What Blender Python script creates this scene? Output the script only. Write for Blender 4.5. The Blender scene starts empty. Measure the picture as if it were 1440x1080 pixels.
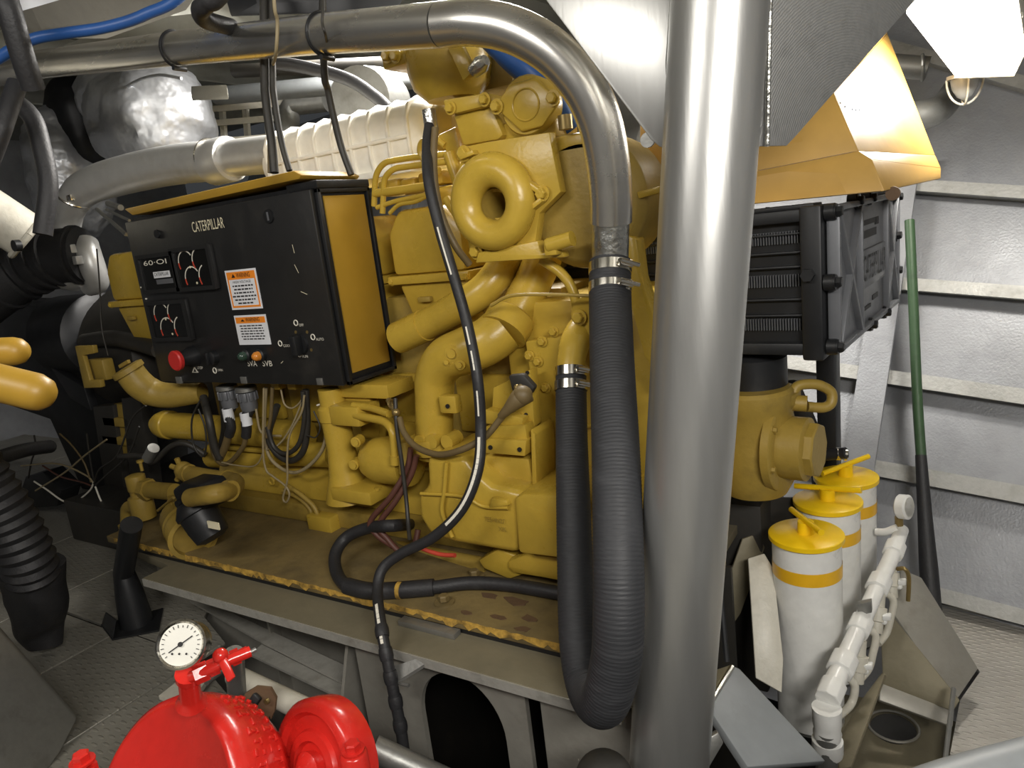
import bpy, bmesh, math, random
from mathutils import Vector, Matrix, noise
from mathutils.geometry import tessellate_polygon
random.seed(7)
sc = bpy.context.scene
COL = sc.collection

# ---------------------------------------------------------------- camera
CAM = Vector((0, 0, 1.5))
ex = Vector((1610, 34, -1000)).normalized()      # world axes seen in camera space (x right, y down, z ahead)
ey = Vector((627, -300, 1000)); ey = (ey - ex*ey.dot(ex)).normalized()
ez = ex.cross(ey)
def c2w(v): return Vector((ex.dot(v), ey.dot(v), ez.dot(v)))
right, up, back = c2w(Vector((1, 0, 0))), c2w(Vector((0, -1, 0))), c2w(Vector((0, 0, -1)))
cd = bpy.data.cameras.new('camera'); cam = bpy.data.objects.new('camera', cd); COL.objects.link(cam)
cam.matrix_world = Matrix(((right.x, up.x, back.x, CAM.x), (right.y, up.y, back.y, CAM.y), (right.z, up.z, back.z, CAM.z), (0, 0, 0, 1)))
cd.sensor_width = 36; cd.lens = 25; cd.clip_start = .02; cd.clip_end = 60
sc.camera = cam
sc.view_settings.view_transform = 'Standard'; sc.view_settings.look = 'None'
sc.view_settings.gamma = 1; sc.view_settings.use_curve_mapping = False
sc.view_settings.exposure = 0.0

# ---------------------------------------------------------------- world and room lamps
w = bpy.data.worlds.new('world'); sc.world = w; w.use_nodes = True
w.node_tree.nodes['Background'].inputs[0].default_value = (.75, .8, .85, 1)
w.node_tree.nodes['Background'].inputs[1].default_value = .05
def area(name, loc, target, sx, sy, power, col=(1, .96, .9)):
    l = bpy.data.lights.new(name, 'AREA'); l.shape = 'RECTANGLE'; l.size = sx; l.size_y = sy; l.energy = power; l.color = col
    o = bpy.data.objects.new(name, l); COL.objects.link(o); o.location = loc
    o.rotation_euler = (Vector(target)-Vector(loc)).to_track_quat('-Z', 'Y').to_euler()
    return o
LAMPS = [
    ('aisle_ceiling_lamp', (.8, -.35, 2.1), (-1.1, 1.5, .8), .9, .25, 45),
    ('aft_ceiling_lamp', (-1.2, -.7, 2.42), (-1.6, 1.2, .7), 1.1, .25, 19),
    ('far_side_ceiling_lamp', (-1.75, 2.45, 2.5), (-1.8, 2.1, 1.5), 1.3, .25, 95),
]
for L in LAMPS: area(*L)

# ---------------------------------------------------------------- pixel rays (1440 x 1080) met with real planes
def ray(px, py): return c2w(Vector((px-720, py-540, 1000)))/1000
def D(px, py, d): return CAM + ray(px, py)*d
def PX(px, py, x): r = ray(px, py); return CAM + r*((x-CAM.x)/r.x)
def PY(px, py, y): r = ray(px, py); return CAM + r*((y-CAM.y)/r.y)
def PZ(px, py, z): r = ray(px, py); return CAM + r*((z-CAM.z)/r.z)
def PL(px, py, o, n): r = ray(px, py); return CAM + r*((o-CAM).dot(n)/r.dot(n))
def depth(p): return -(Vector(p)-CAM).dot(back)
UX, UY, UZ = Vector((1, 0, 0)), Vector((0, 1, 0)), Vector((0, 0, 1))
V = Vector

# ---------------------------------------------------------------- materials
def srgb(r, g, b):
    f = lambda c: c/12.92 if c <= .04045 else ((c+.055)/1.055)**2.4
    return (f(r/255), f(g/255), f(b/255), 1)
def mat(name, col, rough=.5, metal=0, dirt=None, damt=.5, dscale=6, bump=0, bscale=60, var=.12, stretch=(1, 1, 1), coat=0, emit=0, rvar=.15, spec=.5):
    m = bpy.data.materials.new(name); m.use_nodes = True
    nt = m.node_tree; N = nt.nodes; Lk = nt.links; b = N['Principled BSDF']
    b.inputs['Roughness'].default_value = rough; b.inputs['Metallic'].default_value = metal
    b.inputs['Specular IOR Level'].default_value = spec
    if coat: b.inputs['Coat Weight'].default_value = coat; b.inputs['Coat Roughness'].default_value = .12
    tc = N.new('ShaderNodeTexCoord'); mp = N.new('ShaderNodeMapping'); mp.inputs['Scale'].default_value = stretch
    Lk.new(tc.outputs['Object'], mp.inputs['Vector'])
    n1 = N.new('ShaderNodeTexNoise'); n1.inputs['Scale'].default_value = dscale; n1.inputs['Detail'].default_value = 6; n1.inputs['Roughness'].default_value = .62
    Lk.new(mp.outputs['Vector'], n1.inputs['Vector'])
    n2 = N.new('ShaderNodeTexNoise'); n2.inputs['Scale'].default_value = dscale*3.7; n2.inputs['Detail'].default_value = 4
    Lk.new(mp.outputs['Vector'], n2.inputs['Vector'])
    hsv = N.new('ShaderNodeMix'); hsv.data_type = 'RGBA'; c = Vector(col[:3])
    hsv.inputs['A'].default_value = (*(c*(1-var)), 1); hsv.inputs['B'].default_value = (*(c*(1+var)), 1)
    Lk.new(n2.outputs['Fac'], hsv.inputs['Factor']); out = hsv.outputs['Result']
    if dirt:
        rp = N.new('ShaderNodeValToRGB'); lo = .68-.36*damt
        rp.color_ramp.elements[0].position = lo; rp.color_ramp.elements[1].position = min(lo+.34, 1)
        rp.color_ramp.elements[1].color = (.8, .8, .8, 1)
        Lk.new(n1.outputs['Fac'], rp.inputs['Fac'])
        mx = N.new('ShaderNodeMix'); mx.data_type = 'RGBA'; Lk.new(rp.outputs['Color'], mx.inputs['Factor'])
        Lk.new(out, mx.inputs['A']); mx.inputs['B'].default_value = dirt; out = mx.outputs['Result']
    Lk.new(out, b.inputs['Base Color'])
    mr = N.new('ShaderNodeMapRange'); mr.inputs['To Min'].default_value = max(.03, rough-rvar); mr.inputs['To Max'].default_value = min(1, rough+rvar)
    Lk.new(n1.outputs['Fac'], mr.inputs['Value']); Lk.new(mr.outputs['Result'], b.inputs['Roughness'])
    if bump:
        n3 = N.new('ShaderNodeTexNoise'); n3.inputs['Scale'].default_value = bscale; n3.inputs['Detail'].default_value = 3
        Lk.new(mp.outputs['Vector'], n3.inputs['Vector'])
        bp = N.new('ShaderNodeBump'); bp.inputs['Strength'].default_value = bump; bp.inputs['Distance'].default_value = .004 if bscale > 12 else .03
        Lk.new(n3.outputs['Fac'], bp.inputs['Height']); Lk.new(bp.outputs['Normal'], b.inputs['Normal'])
    if emit:
        b.inputs['Emission Color'].default_value = col; b.inputs['Emission Strength'].default_value = emit
    return m
G = {}
G['yellow'] = mat('engine_yellow_paint', srgb(184, 154, 58), .3, dirt=srgb(152, 126, 48), damt=.3, dscale=7, bump=.12, bscale=90)
G['yellow_dull'] = mat('grimy_yellow_paint', srgb(156, 131, 58), .48, dirt=srgb(98, 83, 42), damt=.5, dscale=9, bump=.25, bscale=80)
G['ochre'] = mat('plain_ochre_paint', srgb(168, 132, 44), .42, dirt=srgb(150, 116, 40), damt=.3, dscale=4)
G['hood'] = mat('hood_yellow_paint', srgb(186, 148, 76), .42, dirt=srgb(168, 132, 64), damt=.3, dscale=5)
G['skid'] = mat('worn_skid_paint', srgb(118, 101, 62), .6, dirt=srgb(70, 61, 42), damt=.7, dscale=7, bump=.5, bscale=45)
G['chip'] = mat('chipped_edge_paint', srgb(214, 172, 78), .6, dirt=srgb(52, 45, 32), damt=.95, dscale=30, bump=.6, bscale=60)
G['bed'] = mat('dusty_foundation_steel', srgb(122, 115, 94), .6, metal=.25, dirt=srgb(98, 92, 74), damt=.55, dscale=5, bump=.2)
G['bedgrey'] = mat('grey_foundation_steel', srgb(152, 149, 140), .5, metal=.35, dirt=srgb(108, 103, 92), damt=.5, dscale=6, bump=.2)
G['black'] = mat('black_panel_paint', srgb(33, 33, 33), .38, dirt=srgb(58, 56, 52), damt=.3, dscale=5, bump=.08, var=.2)
G['blackm'] = mat('black_metal', srgb(32, 33, 35), .45, metal=.2, dirt=srgb(58, 58, 58), damt=.3, dscale=8)
G['greym'] = mat('dark_grey_casting', srgb(112, 114, 118), .45, metal=.35, dirt=srgb(84, 85, 88), damt=.4, dscale=9)
G['rubber'] = mat('black_rubber', srgb(38, 38, 40), .55, dirt=srgb(66, 66, 66), damt=.35, dscale=10, bump=.25, bscale=120)
G['hose'] = mat('ribbed_hose_rubber', srgb(48, 49, 52), .6, dirt=srgb(76, 77, 80), damt=.35, dscale=6, bump=.22, bscale=40, stretch=(1, 1, 9))
G['cable'] = mat('cable_jacket', srgb(48, 46, 42), .5, dirt=srgb(86, 80, 64), damt=.4, dscale=14)
G['cable_brown'] = mat('brown_cable_jacket', srgb(104, 88, 56), .55, dirt=srgb(70, 58, 40), damt=.4, dscale=14)
G['maroon'] = mat('maroon_cable_jacket', srgb(88, 54, 44), .5, dirt=srgb(60, 44, 36), damt=.4, dscale=14)
G['wire'] = mat('tan_wire_jacket', srgb(150, 136, 104), .55)
G['stainless'] = mat('polished_stainless', srgb(216, 214, 208), .27, metal=.93, dirt=srgb(170, 166, 158), damt=.4, dscale=5, stretch=(.3, 1, 1), rvar=.07)
G['alu'] = mat('brushed_aluminium', srgb(194, 194, 191), .36, metal=.85, dirt=srgb(160, 160, 158), damt=.45, dscale=4, stretch=(2, 2, .25), rvar=.12, bump=.06, bscale=50)
G['alufoil'] = mat('ground_aluminium_stub', srgb(206, 206, 200), .3, metal=1, dirt=srgb(168, 166, 160), damt=.5, dscale=26, bump=.7, bscale=70)
G['clamp'] = mat('hose_clamp_steel', srgb(214, 210, 200), .18, metal=1)
G['silver'] = mat('silver_heat_paint', srgb(206, 206, 204), .38, metal=.5, dirt=srgb(176, 172, 160), damt=.4, dscale=6, bump=.1)
G['blanket'] = mat('silver_insulation_cloth', srgb(182, 184, 188), .36, metal=.6, dirt=srgb(146, 148, 150), damt=.4, dscale=7, bump=1.0, bscale=6)
G['plenum'] = mat('pale_cast_plenum', srgb(244, 241, 230), .45, dirt=srgb(226, 218, 194), damt=.35, dscale=8)
G['hull'] = mat('grey_hull_paint', srgb(158, 160, 164), .45, metal=.3, dirt=srgb(128, 130, 134), damt=.5, dscale=5, bump=.3, bscale=120)
G['hullflange'] = mat('scuffed_stringer_paint', srgb(176, 176, 172), .5, metal=.3, dirt=srgb(136, 134, 126), damt=.5, dscale=16, bump=.3, bscale=90)
G['deckhead'] = mat('deckhead_paint', srgb(150, 150, 142), .55, metal=.2, dirt=srgb(112, 110, 100), damt=.5, dscale=4)
G['white'] = mat('white_gloss_paint', srgb(232, 232, 228), .32, dirt=srgb(206, 204, 196), damt=.3, dscale=8, bump=.15, bscale=70)
G['whiteold'] = mat('aged_white_paint', srgb(206, 202, 188), .45, dirt=srgb(150, 142, 122), damt=.42, dscale=12, bump=.3)
G['lid'] = mat('bright_yellow_paint', srgb(248, 206, 24), .32, dirt=srgb(230, 180, 14), damt=.3, dscale=7)
G['band'] = mat('amber_band_paint', srgb(236, 182, 34), .35)
G['red'] = mat('glossy_red_paint', srgb(214, 44, 36), .26, dirt=srgb(172, 28, 26), damt=.35, dscale=9, bump=.3, bscale=28, coat=.5)
G['blue'] = mat('blue_hose', srgb(40, 84, 150), .4, dirt=srgb(28, 58, 110), damt=.4, dscale=9)
G['green'] = mat('green_pole_paint', srgb(58, 84, 56), .5, dirt=srgb(38, 56, 40), damt=.4, dscale=9)
G['floor'] = mat('dark_checker_plate', srgb(150, 147, 137), .42, metal=.3, dirt=srgb(112, 108, 97), damt=.5, dscale=4, bump=.25)
G['rawsteel'] = mat('scuffed_raw_steel', srgb(172, 170, 162), .45, metal=.3, dirt=srgb(126, 122, 112), damt=.5, dscale=18, bump=.3, bscale=80)
G['bilge'] = mat('shaded_bilge_steel', srgb(24, 23, 21), .8, dirt=srgb(14, 14, 13), damt=.5, dscale=5)  # near-black colour carries the shade seen through floor openings
G['plate'] = mat('bright_checker_plate', srgb(192, 188, 180), .42, metal=.4, dirt=srgb(156, 150, 138), damt=.45, dscale=6, bump=.2)
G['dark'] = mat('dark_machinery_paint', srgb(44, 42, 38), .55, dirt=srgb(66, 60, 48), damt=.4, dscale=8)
G['whiteink'] = mat('white_ink', srgb(226, 222, 208), .6)
G['creamink'] = mat('worn_cream_ink', srgb(222, 214, 184), .6)
G['redink'] = mat('red_ink', srgb(196, 70, 50), .6)
G['blackink'] = mat('black_ink', srgb(26, 24, 24), .6)
G['orangeink'] = mat('orange_label_ink', srgb(238, 140, 40), .5)
G['labelwhite'] = mat('white_label_film', srgb(226, 228, 232), .45)
G['redbutton'] = mat('red_plastic', srgb(196, 48, 44), .4)
G['glassdark'] = mat('smoked_gauge_glass', srgb(20, 20, 19), .08)
G['dial'] = mat('white_dial', srgb(232, 230, 220), .5)
G['amber'] = mat('amber_lens', srgb(206, 130, 50), .25)
G['greenlens'] = mat('dark_green_lens', srgb(50, 70, 60), .2)
G['rust'] = mat('rusty_plate', srgb(96, 74, 52), .7, dirt=srgb(60, 46, 34), damt=.5, dscale=14, bump=.3)
G['lamp'] = mat('lit_diffuser', (1, .97, .92, 1), .5, emit=14)
G['globe'] = mat('frosted_globe', srgb(170, 172, 170), .15)
G['galv'] = mat('galvanised_steel', srgb(150, 150, 146), .45, metal=.7, dirt=srgb(110, 108, 102), damt=.5, dscale=12, bump=.2)
G['greypipe'] = mat('grey_painted_pipe', srgb(136, 140, 142), .45, dirt=srgb(104, 106, 106), damt=.4, dscale=7)
G['brass'] = mat('brass_fitting', srgb(150, 130, 84), .4, metal=.7)

# ---------------------------------------------------------------- mesh builder
def frame(axis):
    a = Vector(axis).normalized(); t = UZ if abs(a.z) < .9 else UX
    u = a.cross(t).normalized(); return u, a.cross(u).normalized(), a
def crom(P, res):
    P = [Vector(p) for p in P]; out = []; n = len(P)
    for i in range(n-1):
        p0 = P[i-1] if i else P[0]*2-P[1]; p1, p2 = P[i], P[i+1]; p3 = P[i+2] if i+2 < n else P[-1]*2-P[-2]
        for k in range(res):
            t = k/res; out.append((.5*((2*p1)+(p2-p0)*t+(2*p0-5*p1+4*p2-p3)*t*t+(3*p1-p0-3*p2+p3)*t**3), i+t))
    out.append((P[-1], n-1)); return out
def fillet(P, f, seg=6):
    P = [Vector(p) for p in P]; out = [P[0]]
    for i in range(1, len(P)-1):
        a, b, c = P[i-1], P[i], P[i+1]; u = (a-b); v = (c-b)
        k = min(f, u.length*.48, v.length*.48); s, e = b+u.normalized()*k, b+v.normalized()*k
        for j in range(seg+1):
            t = j/seg; out.append(s*(1-t)**2+b*2*t*(1-t)+e*t*t)
    out.append(P[-1]); return out
class M:
    def __init__(s): s.v = []; s.f = []
    def add(s, vs, fs):
        o = len(s.v); s.v += [Vector(v) for v in vs]; s.f += [tuple(i+o for i in f) for f in fs]; return s
    def box(s, a, b):
        a, b = Vector(a), Vector(b); lo = [min(a[i], b[i]) for i in range(3)]; hi = [max(a[i], b[i]) for i in range(3)]
        vs = [(x, y, z) for x in (lo[0], hi[0]) for y in (lo[1], hi[1]) for z in (lo[2], hi[2])]
        return s.add(vs, [(0, 1, 3, 2), (4, 6, 7, 5), (0, 4, 5, 1), (2, 3, 7, 6), (0, 2, 6, 4), (1, 5, 7, 3)])
    def obox(s, c, u, v, w):      # centre and three half-axis vectors
        c, u, v, w = Vector(c), Vector(u), Vector(v), Vector(w)
        if u.cross(v).dot(w) < 0: w = -w
        vs = [c+u*i+v*j+w*k for i in (-1, 1) for j in (-1, 1) for k in (-1, 1)]
        return s.add(vs, [(0, 1, 3, 2), (4, 6, 7, 5), (0, 4, 5, 1), (2, 3, 7, 6), (0, 2, 6, 4), (1, 5, 7, 3)])
    def bar(s, a, b, wd, th, side=None):   # rectangular bar from a to b
        a, b = Vector(a), Vector(b); d = b-a
        sd = Vector(side) if side is not None else UY
        u = d.cross(sd).normalized(); v = u.cross(d).normalized()
        return s.obox((a+b)/2, d/2, u*wd/2, v*th/2)
    def prism(s, pts, vec, holes=()):
        P = [Vector(p) for p in pts]; vec = Vector(vec)
        nrm = sum((P[i].cross(P[(i+1) % len(P)]) for i in range(len(P))), Vector())
        if nrm.dot(vec) > 0: P.reverse()
        loops = [P]+[[Vector(q) for q in h] for h in holes]
        allp = [q for l in loops for q in l]; n = len(allp)
        vs = allp+[q+vec for q in allp]; fs = []
        if holes:
            nn = nrm if nrm.dot(vec) < 0 else -nrm
            for t in tessellate_polygon(loops):
                a, b, c = t
                if (allp[b]-allp[a]).cross(allp[c]-allp[a]).dot(nn) < 0: a, b, c = c, b, a
                fs.append((a, b, c)); fs.append((c+n, b+n, a+n))
        else:
            fs = [tuple(range(n)), tuple(range(2*n-1, n-1, -1))]
        o = 0
        for li, l in enumerate(loops):
            k = len(l); l_n = sum((l[i].cross(l[(i+1) % k]) for i in range(k)), Vector())
            flip = (l_n.dot(vec) > 0) != (li > 0)
            for i in range(k):
                a, b = o+i, o+(i+1) % k
                fs.append((b, a, a+n, b+n) if not flip else (a, b, b+n, a+n))
            o += k
        return s.add(vs, fs)
    def rings(s, R, cap0=True, cap1=True):
        n = len(R[0]); vs = [p for r in R for p in r]; fs = []
        for i in range(len(R)-1):
            for j in range(n):
                a, b = i*n+j, i*n+(j+1) % n; fs.append((a, b, b+n, a+n))
        if cap0: fs.append(tuple(range(n-1, -1, -1)))
        if cap1: fs.append(tuple((len(R)-1)*n+j for j in range(n)))
        return s.add(vs, fs)
    def path(s, pts, rad, n=14, cap=True, flat=None):
        pts = [Vector(p) for p in pts]; rad = rad if isinstance(rad, (list, tuple)) else [rad]*len(pts)
        tang = []
        for i in range(len(pts)):
            t = pts[min(i+1, len(pts)-1)]-pts[max(i-1, 0)]; tang.append(t.normalized() if t.length > 1e-9 else UX)
        u, v, _ = frame(tang[0]); R = []
        for i, p in enumerate(pts):
            t = tang[i]; u = (u-t*u.dot(t)).normalized(); v = t.cross(u)
            R.append([p+(u*math.cos(2*math.pi*j/n)+v*math.sin(2*math.pi*j/n))*rad[i] for j in range(n)])
        return s.rings(R, cap, cap)
    def tube(s, pts, r, n=14, res=8, corr=None, cap=True):   # smooth curve through pts
        C = crom(pts, res); rr = r if isinstance(r, (list, tuple)) else [r]*len(pts)
        P = [c[0] for c in C]; R = []
        for _, t in C:
            i = min(int(t), len(rr)-2); f = t-i; R.append(rr[i]*(1-f)+rr[i+1]*f)
        if corr:
            pitch, amp = corr; L = [0]
            for i in range(1, len(P)): L.append(L[-1]+(P[i]-P[i-1]).length)
            m = max(8, int(L[-1]/pitch*4)); P2, R2 = [], []; k = 0
            for q in range(m+1):
                l = L[-1]*q/m
                while k < len(L)-2 and L[k+1] < l: k += 1
                f = (l-L[k])/max(1e-9, L[k+1]-L[k]); P2.append(P[k].lerp(P[k+1], f))
                R2.append((R[k]*(1-f)+R[k+1]*f)+amp*math.cos(2*math.pi*q/4))
            P, R = P2, R2
        return s.path(P, R, n, cap)
    def pipe(s, pts, r, f=.05, n=18, seg=6): return s.path(fillet(pts, f, seg), r, n)
    def lathe(s, prof, o, axis, n=28, cap0=True, cap1=True):
        u, v, a = frame(axis); o = Vector(o)
        R = [[o+a*h+(u*math.cos(2*math.pi*j/n)+v*math.sin(2*math.pi*j/n))*max(r, 1e-4) for j in range(n)] for r, h in prof]
        return s.rings(R, cap0, cap1)
    def cyl(s, a, b, r, n=20, r2=None):
        a, b = Vector(a), Vector(b); return s.lathe([(r, 0), (r if r2 is None else r2, (b-a).length)], a, b-a, n)
    def bolt(s, p, axis, r, h=None, washer=True):
        h = h or r*1.1; a = Vector(axis).normalized(); p = Vector(p)
        if washer: s.lathe([(r*1.45, 0), (r*1.45, h*.25)], p, a, 14)
        return s.lathe([(r, h*.25), (r, h), (r*.8, h*1.18)], p, a, 6)
    def torus(s, c, axis, R, r, n=28, m=10, a0=0, a1=2*math.pi):
        u, v, a = frame(axis); c = Vector(c)
        full = abs(a1-a0-2*math.pi) < 1e-6
        pts = [c+(u*math.cos(a0+(a1-a0)*i/n)+v*math.sin(a0+(a1-a0)*i/n))*R for i in range(n+1)]
        return s.path(pts, r, m)
    def ball(s, c, r, n=18, m=10, sx=UX, sy=UY, sz=UZ):
        c = Vector(c); R = []
        for i in range(m+1):
            t = math.pi*i/m; q = max(math.sin(t), .002)
            R.append([c+(sx*(math.cos(2*math.pi*j/n)*q)+sy*(math.sin(2*math.pi*j/n)*q)-sz*math.cos(t))*r for j in range(n)])
        return s.rings(R)
    def warp(s, fn): s.v = [fn(p) for p in s.v]; return s
    def noise(s, amp, scale, seed=0):
        def f(p):
            q = p*scale+Vector((seed, seed*1.7, 0)); return p+Vector((noise.noise(q), noise.noise(q+Vector((31, 7, 3))), noise.noise(q+Vector((5, 57, 11)))))*amp
        return s.warp(f)
    def obj(s, name, m, parent=None, bevel=0, seg=2, label=None, cat=None, group=None, kind=None, ang=38, smooth=True, sub=0):
        bm = bmesh.new(); bv = [bm.verts.new(p) for p in s.v]
        for f in s.f:
            try: bm.faces.new([bv[i] for i in f])
            except ValueError: pass
        bmesh.ops.recalc_face_normals(bm, faces=bm.faces)
        if sub: bmesh.ops.subdivide_edges(bm, edges=bm.edges, cuts=sub, use_grid_fill=True)
        if bevel:
            ed = [e for e in bm.edges if len(e.link_faces) == 2 and e.calc_face_angle(0) > math.radians(32)]
            bmesh.ops.bevel(bm, geom=ed, offset=bevel, offset_type='OFFSET', segments=seg, profile=.5, affect='EDGES', clamp_overlap=True)
        lo = Vector([min(v.co[i] for v in bm.verts) for i in range(3)]); hi = Vector([max(v.co[i] for v in bm.verts) for i in range(3)])
        o0 = Vector(((lo.x+hi.x)/2, (lo.y+hi.y)/2, lo.z))
        bmesh.ops.translate(bm, verts=bm.verts, vec=-o0)
        me = bpy.data.meshes.new(name); bm.to_mesh(me); bm.free()
        me.materials.append(G[m] if isinstance(m, str) else m)
        if smooth:
            me.polygons.foreach_set('use_smooth', [True]*len(me.polygons)); me.set_sharp_from_angle(angle=math.radians(ang))
        return link(me, name, o0, parent, label, cat, group, kind)
def wloc(o):
    l = Vector(o.location)
    while o.parent: o = o.parent; l += Vector(o.location)
    return l
def link(data, name, loc, parent=None, label=None, cat=None, group=None, kind=None):
    o = bpy.data.objects.new(name, data); COL.objects.link(o)
    o.location = Vector(loc)-(wloc(parent) if parent else Vector())
    o.parent = parent
    return tag(o, label, cat, group, kind)
def tag(o, label=None, cat=None, group=None, kind=None):
    for k, x in (('label', label), ('category', cat), ('group', group), ('kind', kind)):
        if x: o[k] = x
    return o
def thing(name, label, cat, loc, group=None, kind=None):
    return link(None, name, loc, None, label, cat, group, kind)
def copy_tree(o, parent=None, off=None, label=None):
    c = o.copy(); COL.objects.link(c); c.parent = parent
    if off is not None: c.location = Vector(o.location)+Vector(off)
    if label: c['label'] = label
    for ch in list(o.children): copy_tree(ch, c)
    return c
def text(body, o, xd, yd, h, m, parent, name='lettering', ex=.0006, wfit=None, label=None, kind=None):
    cu = bpy.data.curves.new('t', 'FONT'); cu.body = body; cu.size = 1; cu.extrude = 0; cu.resolution_u = 3
    t = bpy.data.objects.new('t', cu); COL.objects.link(t)
    me0 = bpy.data.meshes.new_from_object(t.evaluated_get(bpy.context.evaluated_depsgraph_get()))
    bpy.data.objects.remove(t); bpy.data.curves.remove(cu)
    vs = [v.co.copy() for v in me0.vertices]; fs = [tuple(p.vertices) for p in me0.polygons]; bpy.data.meshes.remove(me0)
    xs = [v.x for v in vs]; ys = [v.y for v in vs]; W = max(xs)-min(xs); H = max(ys)-min(ys)
    kx = (wfit/W) if wfit else h/H; ky = h/H; xd, yd, o = Vector(xd).normalized(), Vector(yd).normalized(), Vector(o)
    n = xd.cross(yd); mm = M(); mm.add([o+xd*((v.x-min(xs))*kx)+yd*((v.y-min(ys))*ky)+n*ex for v in vs], fs)
    return mm.obj(name, m, parent, label=label, smooth=False)
# ================================================================ THE SETTING
def checker(m, sc_=34, strength=.5):       # raised lozenges of tread plate as fine relief
    nt = m.node_tree; N = nt.nodes; Lk = nt.links; b = N['Principled BSDF']
    tc = N.new('ShaderNodeTexCoord'); hs = []
    for rot in (.6, -.97):
        mp = N.new('ShaderNodeMapping'); mp.inputs['Rotation'].default_value = (0, 0, rot); mp.inputs['Scale'].default_value = (sc_*.55, sc_*1.7, 1)
        Lk.new(tc.outputs['Object'], mp.inputs['Vector'])
        vo = N.new('ShaderNodeTexVoronoi'); vo.inputs['Scale'].default_value = 1; vo.inputs['Randomness'].default_value = 0; vo.voronoi_dimensions = '2D'
        Lk.new(mp.outputs['Vector'], vo.inputs['Vector'])
        mr = N.new('ShaderNodeMapRange'); mr.inputs['From Min'].default_value = .16; mr.inputs['From Max'].default_value = .28; mr.inputs['To Min'].default_value = 1; mr.inputs['To Max'].default_value = 0
        Lk.new(vo.outputs['Distance'], mr.inputs['Value']); hs.append(mr)
    mx = N.new('ShaderNodeMath'); mx.operation = 'MAXIMUM'; Lk.new(hs[0].outputs[0], mx.inputs[0]); Lk.new(hs[1].outputs[0], mx.inputs[1])
    bp = N.new('ShaderNodeBump'); bp.inputs['Strength'].default_value = strength; bp.inputs['Distance'].default_value = .003
    Lk.new(mx.outputs[0], bp.inputs['Height'])
    for l in list(b.inputs['Normal'].links): Lk.new(l.from_socket, bp.inputs['Normal'])
    Lk.new(bp.outputs['Normal'], b.inputs['Normal'])
checker(G['floor']); checker(G['plate'], 40, .6)

# hull side on the right, running on behind the engine
HB1, HB2, HT = PZ(1310, 850, 0), PZ(1440, 880, 0), D(1440, 130, 2.8)
hd = (HB2-HB1).normalized(); hu = (HT-HB2); hu = (hu-hd*hu.dot(hd)).normalized(); hn = hd.cross(hu).normalized()
if hn.dot(CAM-HB1) < 0: hn = -hn
def HP(px, py, off=0): return PL(px, py, HB1+hn*off, hn)
hl, hr = HB1-hd*6.2, HB1+hd*2.2
wall_right = M().prism([hl-hu*.5, hr-hu*.5, hr+hu*3.0, hl+hu*3.0], -hn*.02).obj('wall_right', 'hull', kind='structure')
tag(wall_right, 'grey painted flared hull plating with welded stringers')
for (xa, ya, xb, yb, hgt) in ((1350, 92, 1440, 117, .05), (1290, 261, 1440, 271, .05), (1265, 399, 1440, 412, .05), (1110, 510, 1440, 558, .055), (1225, 657, 1440, 696, .06), (1240, 815, 1440, 868, .05)):
    a, b = HP(xa, ya, .07), HP(xb, yb, .07); d = (b-a).normalized()
    a2, b2 = a-d*(6.0 if ya < 600 else .9), b+d*1.4
    m_ = M(); c = (a2+b2)/2; h = (b2-a2)/2; vv = hn.cross(d).normalized()
    m_.obox(c, h, vv*hgt/2, hn*.006)                       # flange face
    m_.obox(c-hn*.035, h, vv*.005, hn*.035)   # web back to the plating
    m_.obj('stringer', 'hullflange', wall_right)
a, b = HP(1268, 262, .085), HP(1203, 690, .085)
M().obox((a+b)/2, (b-a)*.62, (b-a).cross(hn).normalized()*.055, hn*.007).obox((a+b)/2-hn*.045, (b-a)*.62, (b-a).cross(hn).normalized()*.005, hn*.04).obj('hull_frame', 'hull', wall_right)
for k in range(1, 6):                                       # further frames behind the engine
    o = -hd*(.95*k+.35)
    M().obox((a+b)/2+o+hu*.5, (b-a)*.9, (b-a).cross(hn).normalized()*.05, hn*.007).obox((a+b)/2+o-hn*.045+hu*.5, (b-a)*.9, (b-a).cross(hn).normalized()*.005, hn*.04).obj('hull_frame', 'hullflange', wall_right)

ceiling = M().box((-6.5, -1.6, 2.62), (2.2, 4.6, 2.66)).obj('ceiling', 'deckhead', kind='structure')
for x in (-4.6, -3.7, -2.8, -1.9, -1.0, -.1, .8):
    M().box((x-.006, -1.5, 2.5), (x+.006, 4.3, 2.62)).box((x-.04, -1.5, 2.49), (x+.04, 4.3, 2.5)).obj('deck_beam', 'deckhead', ceiling)
M().box((-6.52, -1.6, -.8), (-6.5, 4.6, 2.66)).obj('wall_left', 'hull', kind='structure')
M().box((-6.5, -1.62, -.8), (2.2, -1.6, 2.66)).obj('wall_front', 'hull', kind='structure')
M().box((2.2, -1.6, -.8), (2.22, 4.6, 2.66)).obj('wall_aft', 'hull', kind='structure')
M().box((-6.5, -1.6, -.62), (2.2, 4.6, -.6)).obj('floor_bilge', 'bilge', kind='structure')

M().box((-.5, 1.0, -.36), (1.6, 2.6, -.35)).obj('floor_sump', 'bilge', kind='structure')  # dark sheet added below the drain hole so the opening looks shaded
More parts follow.
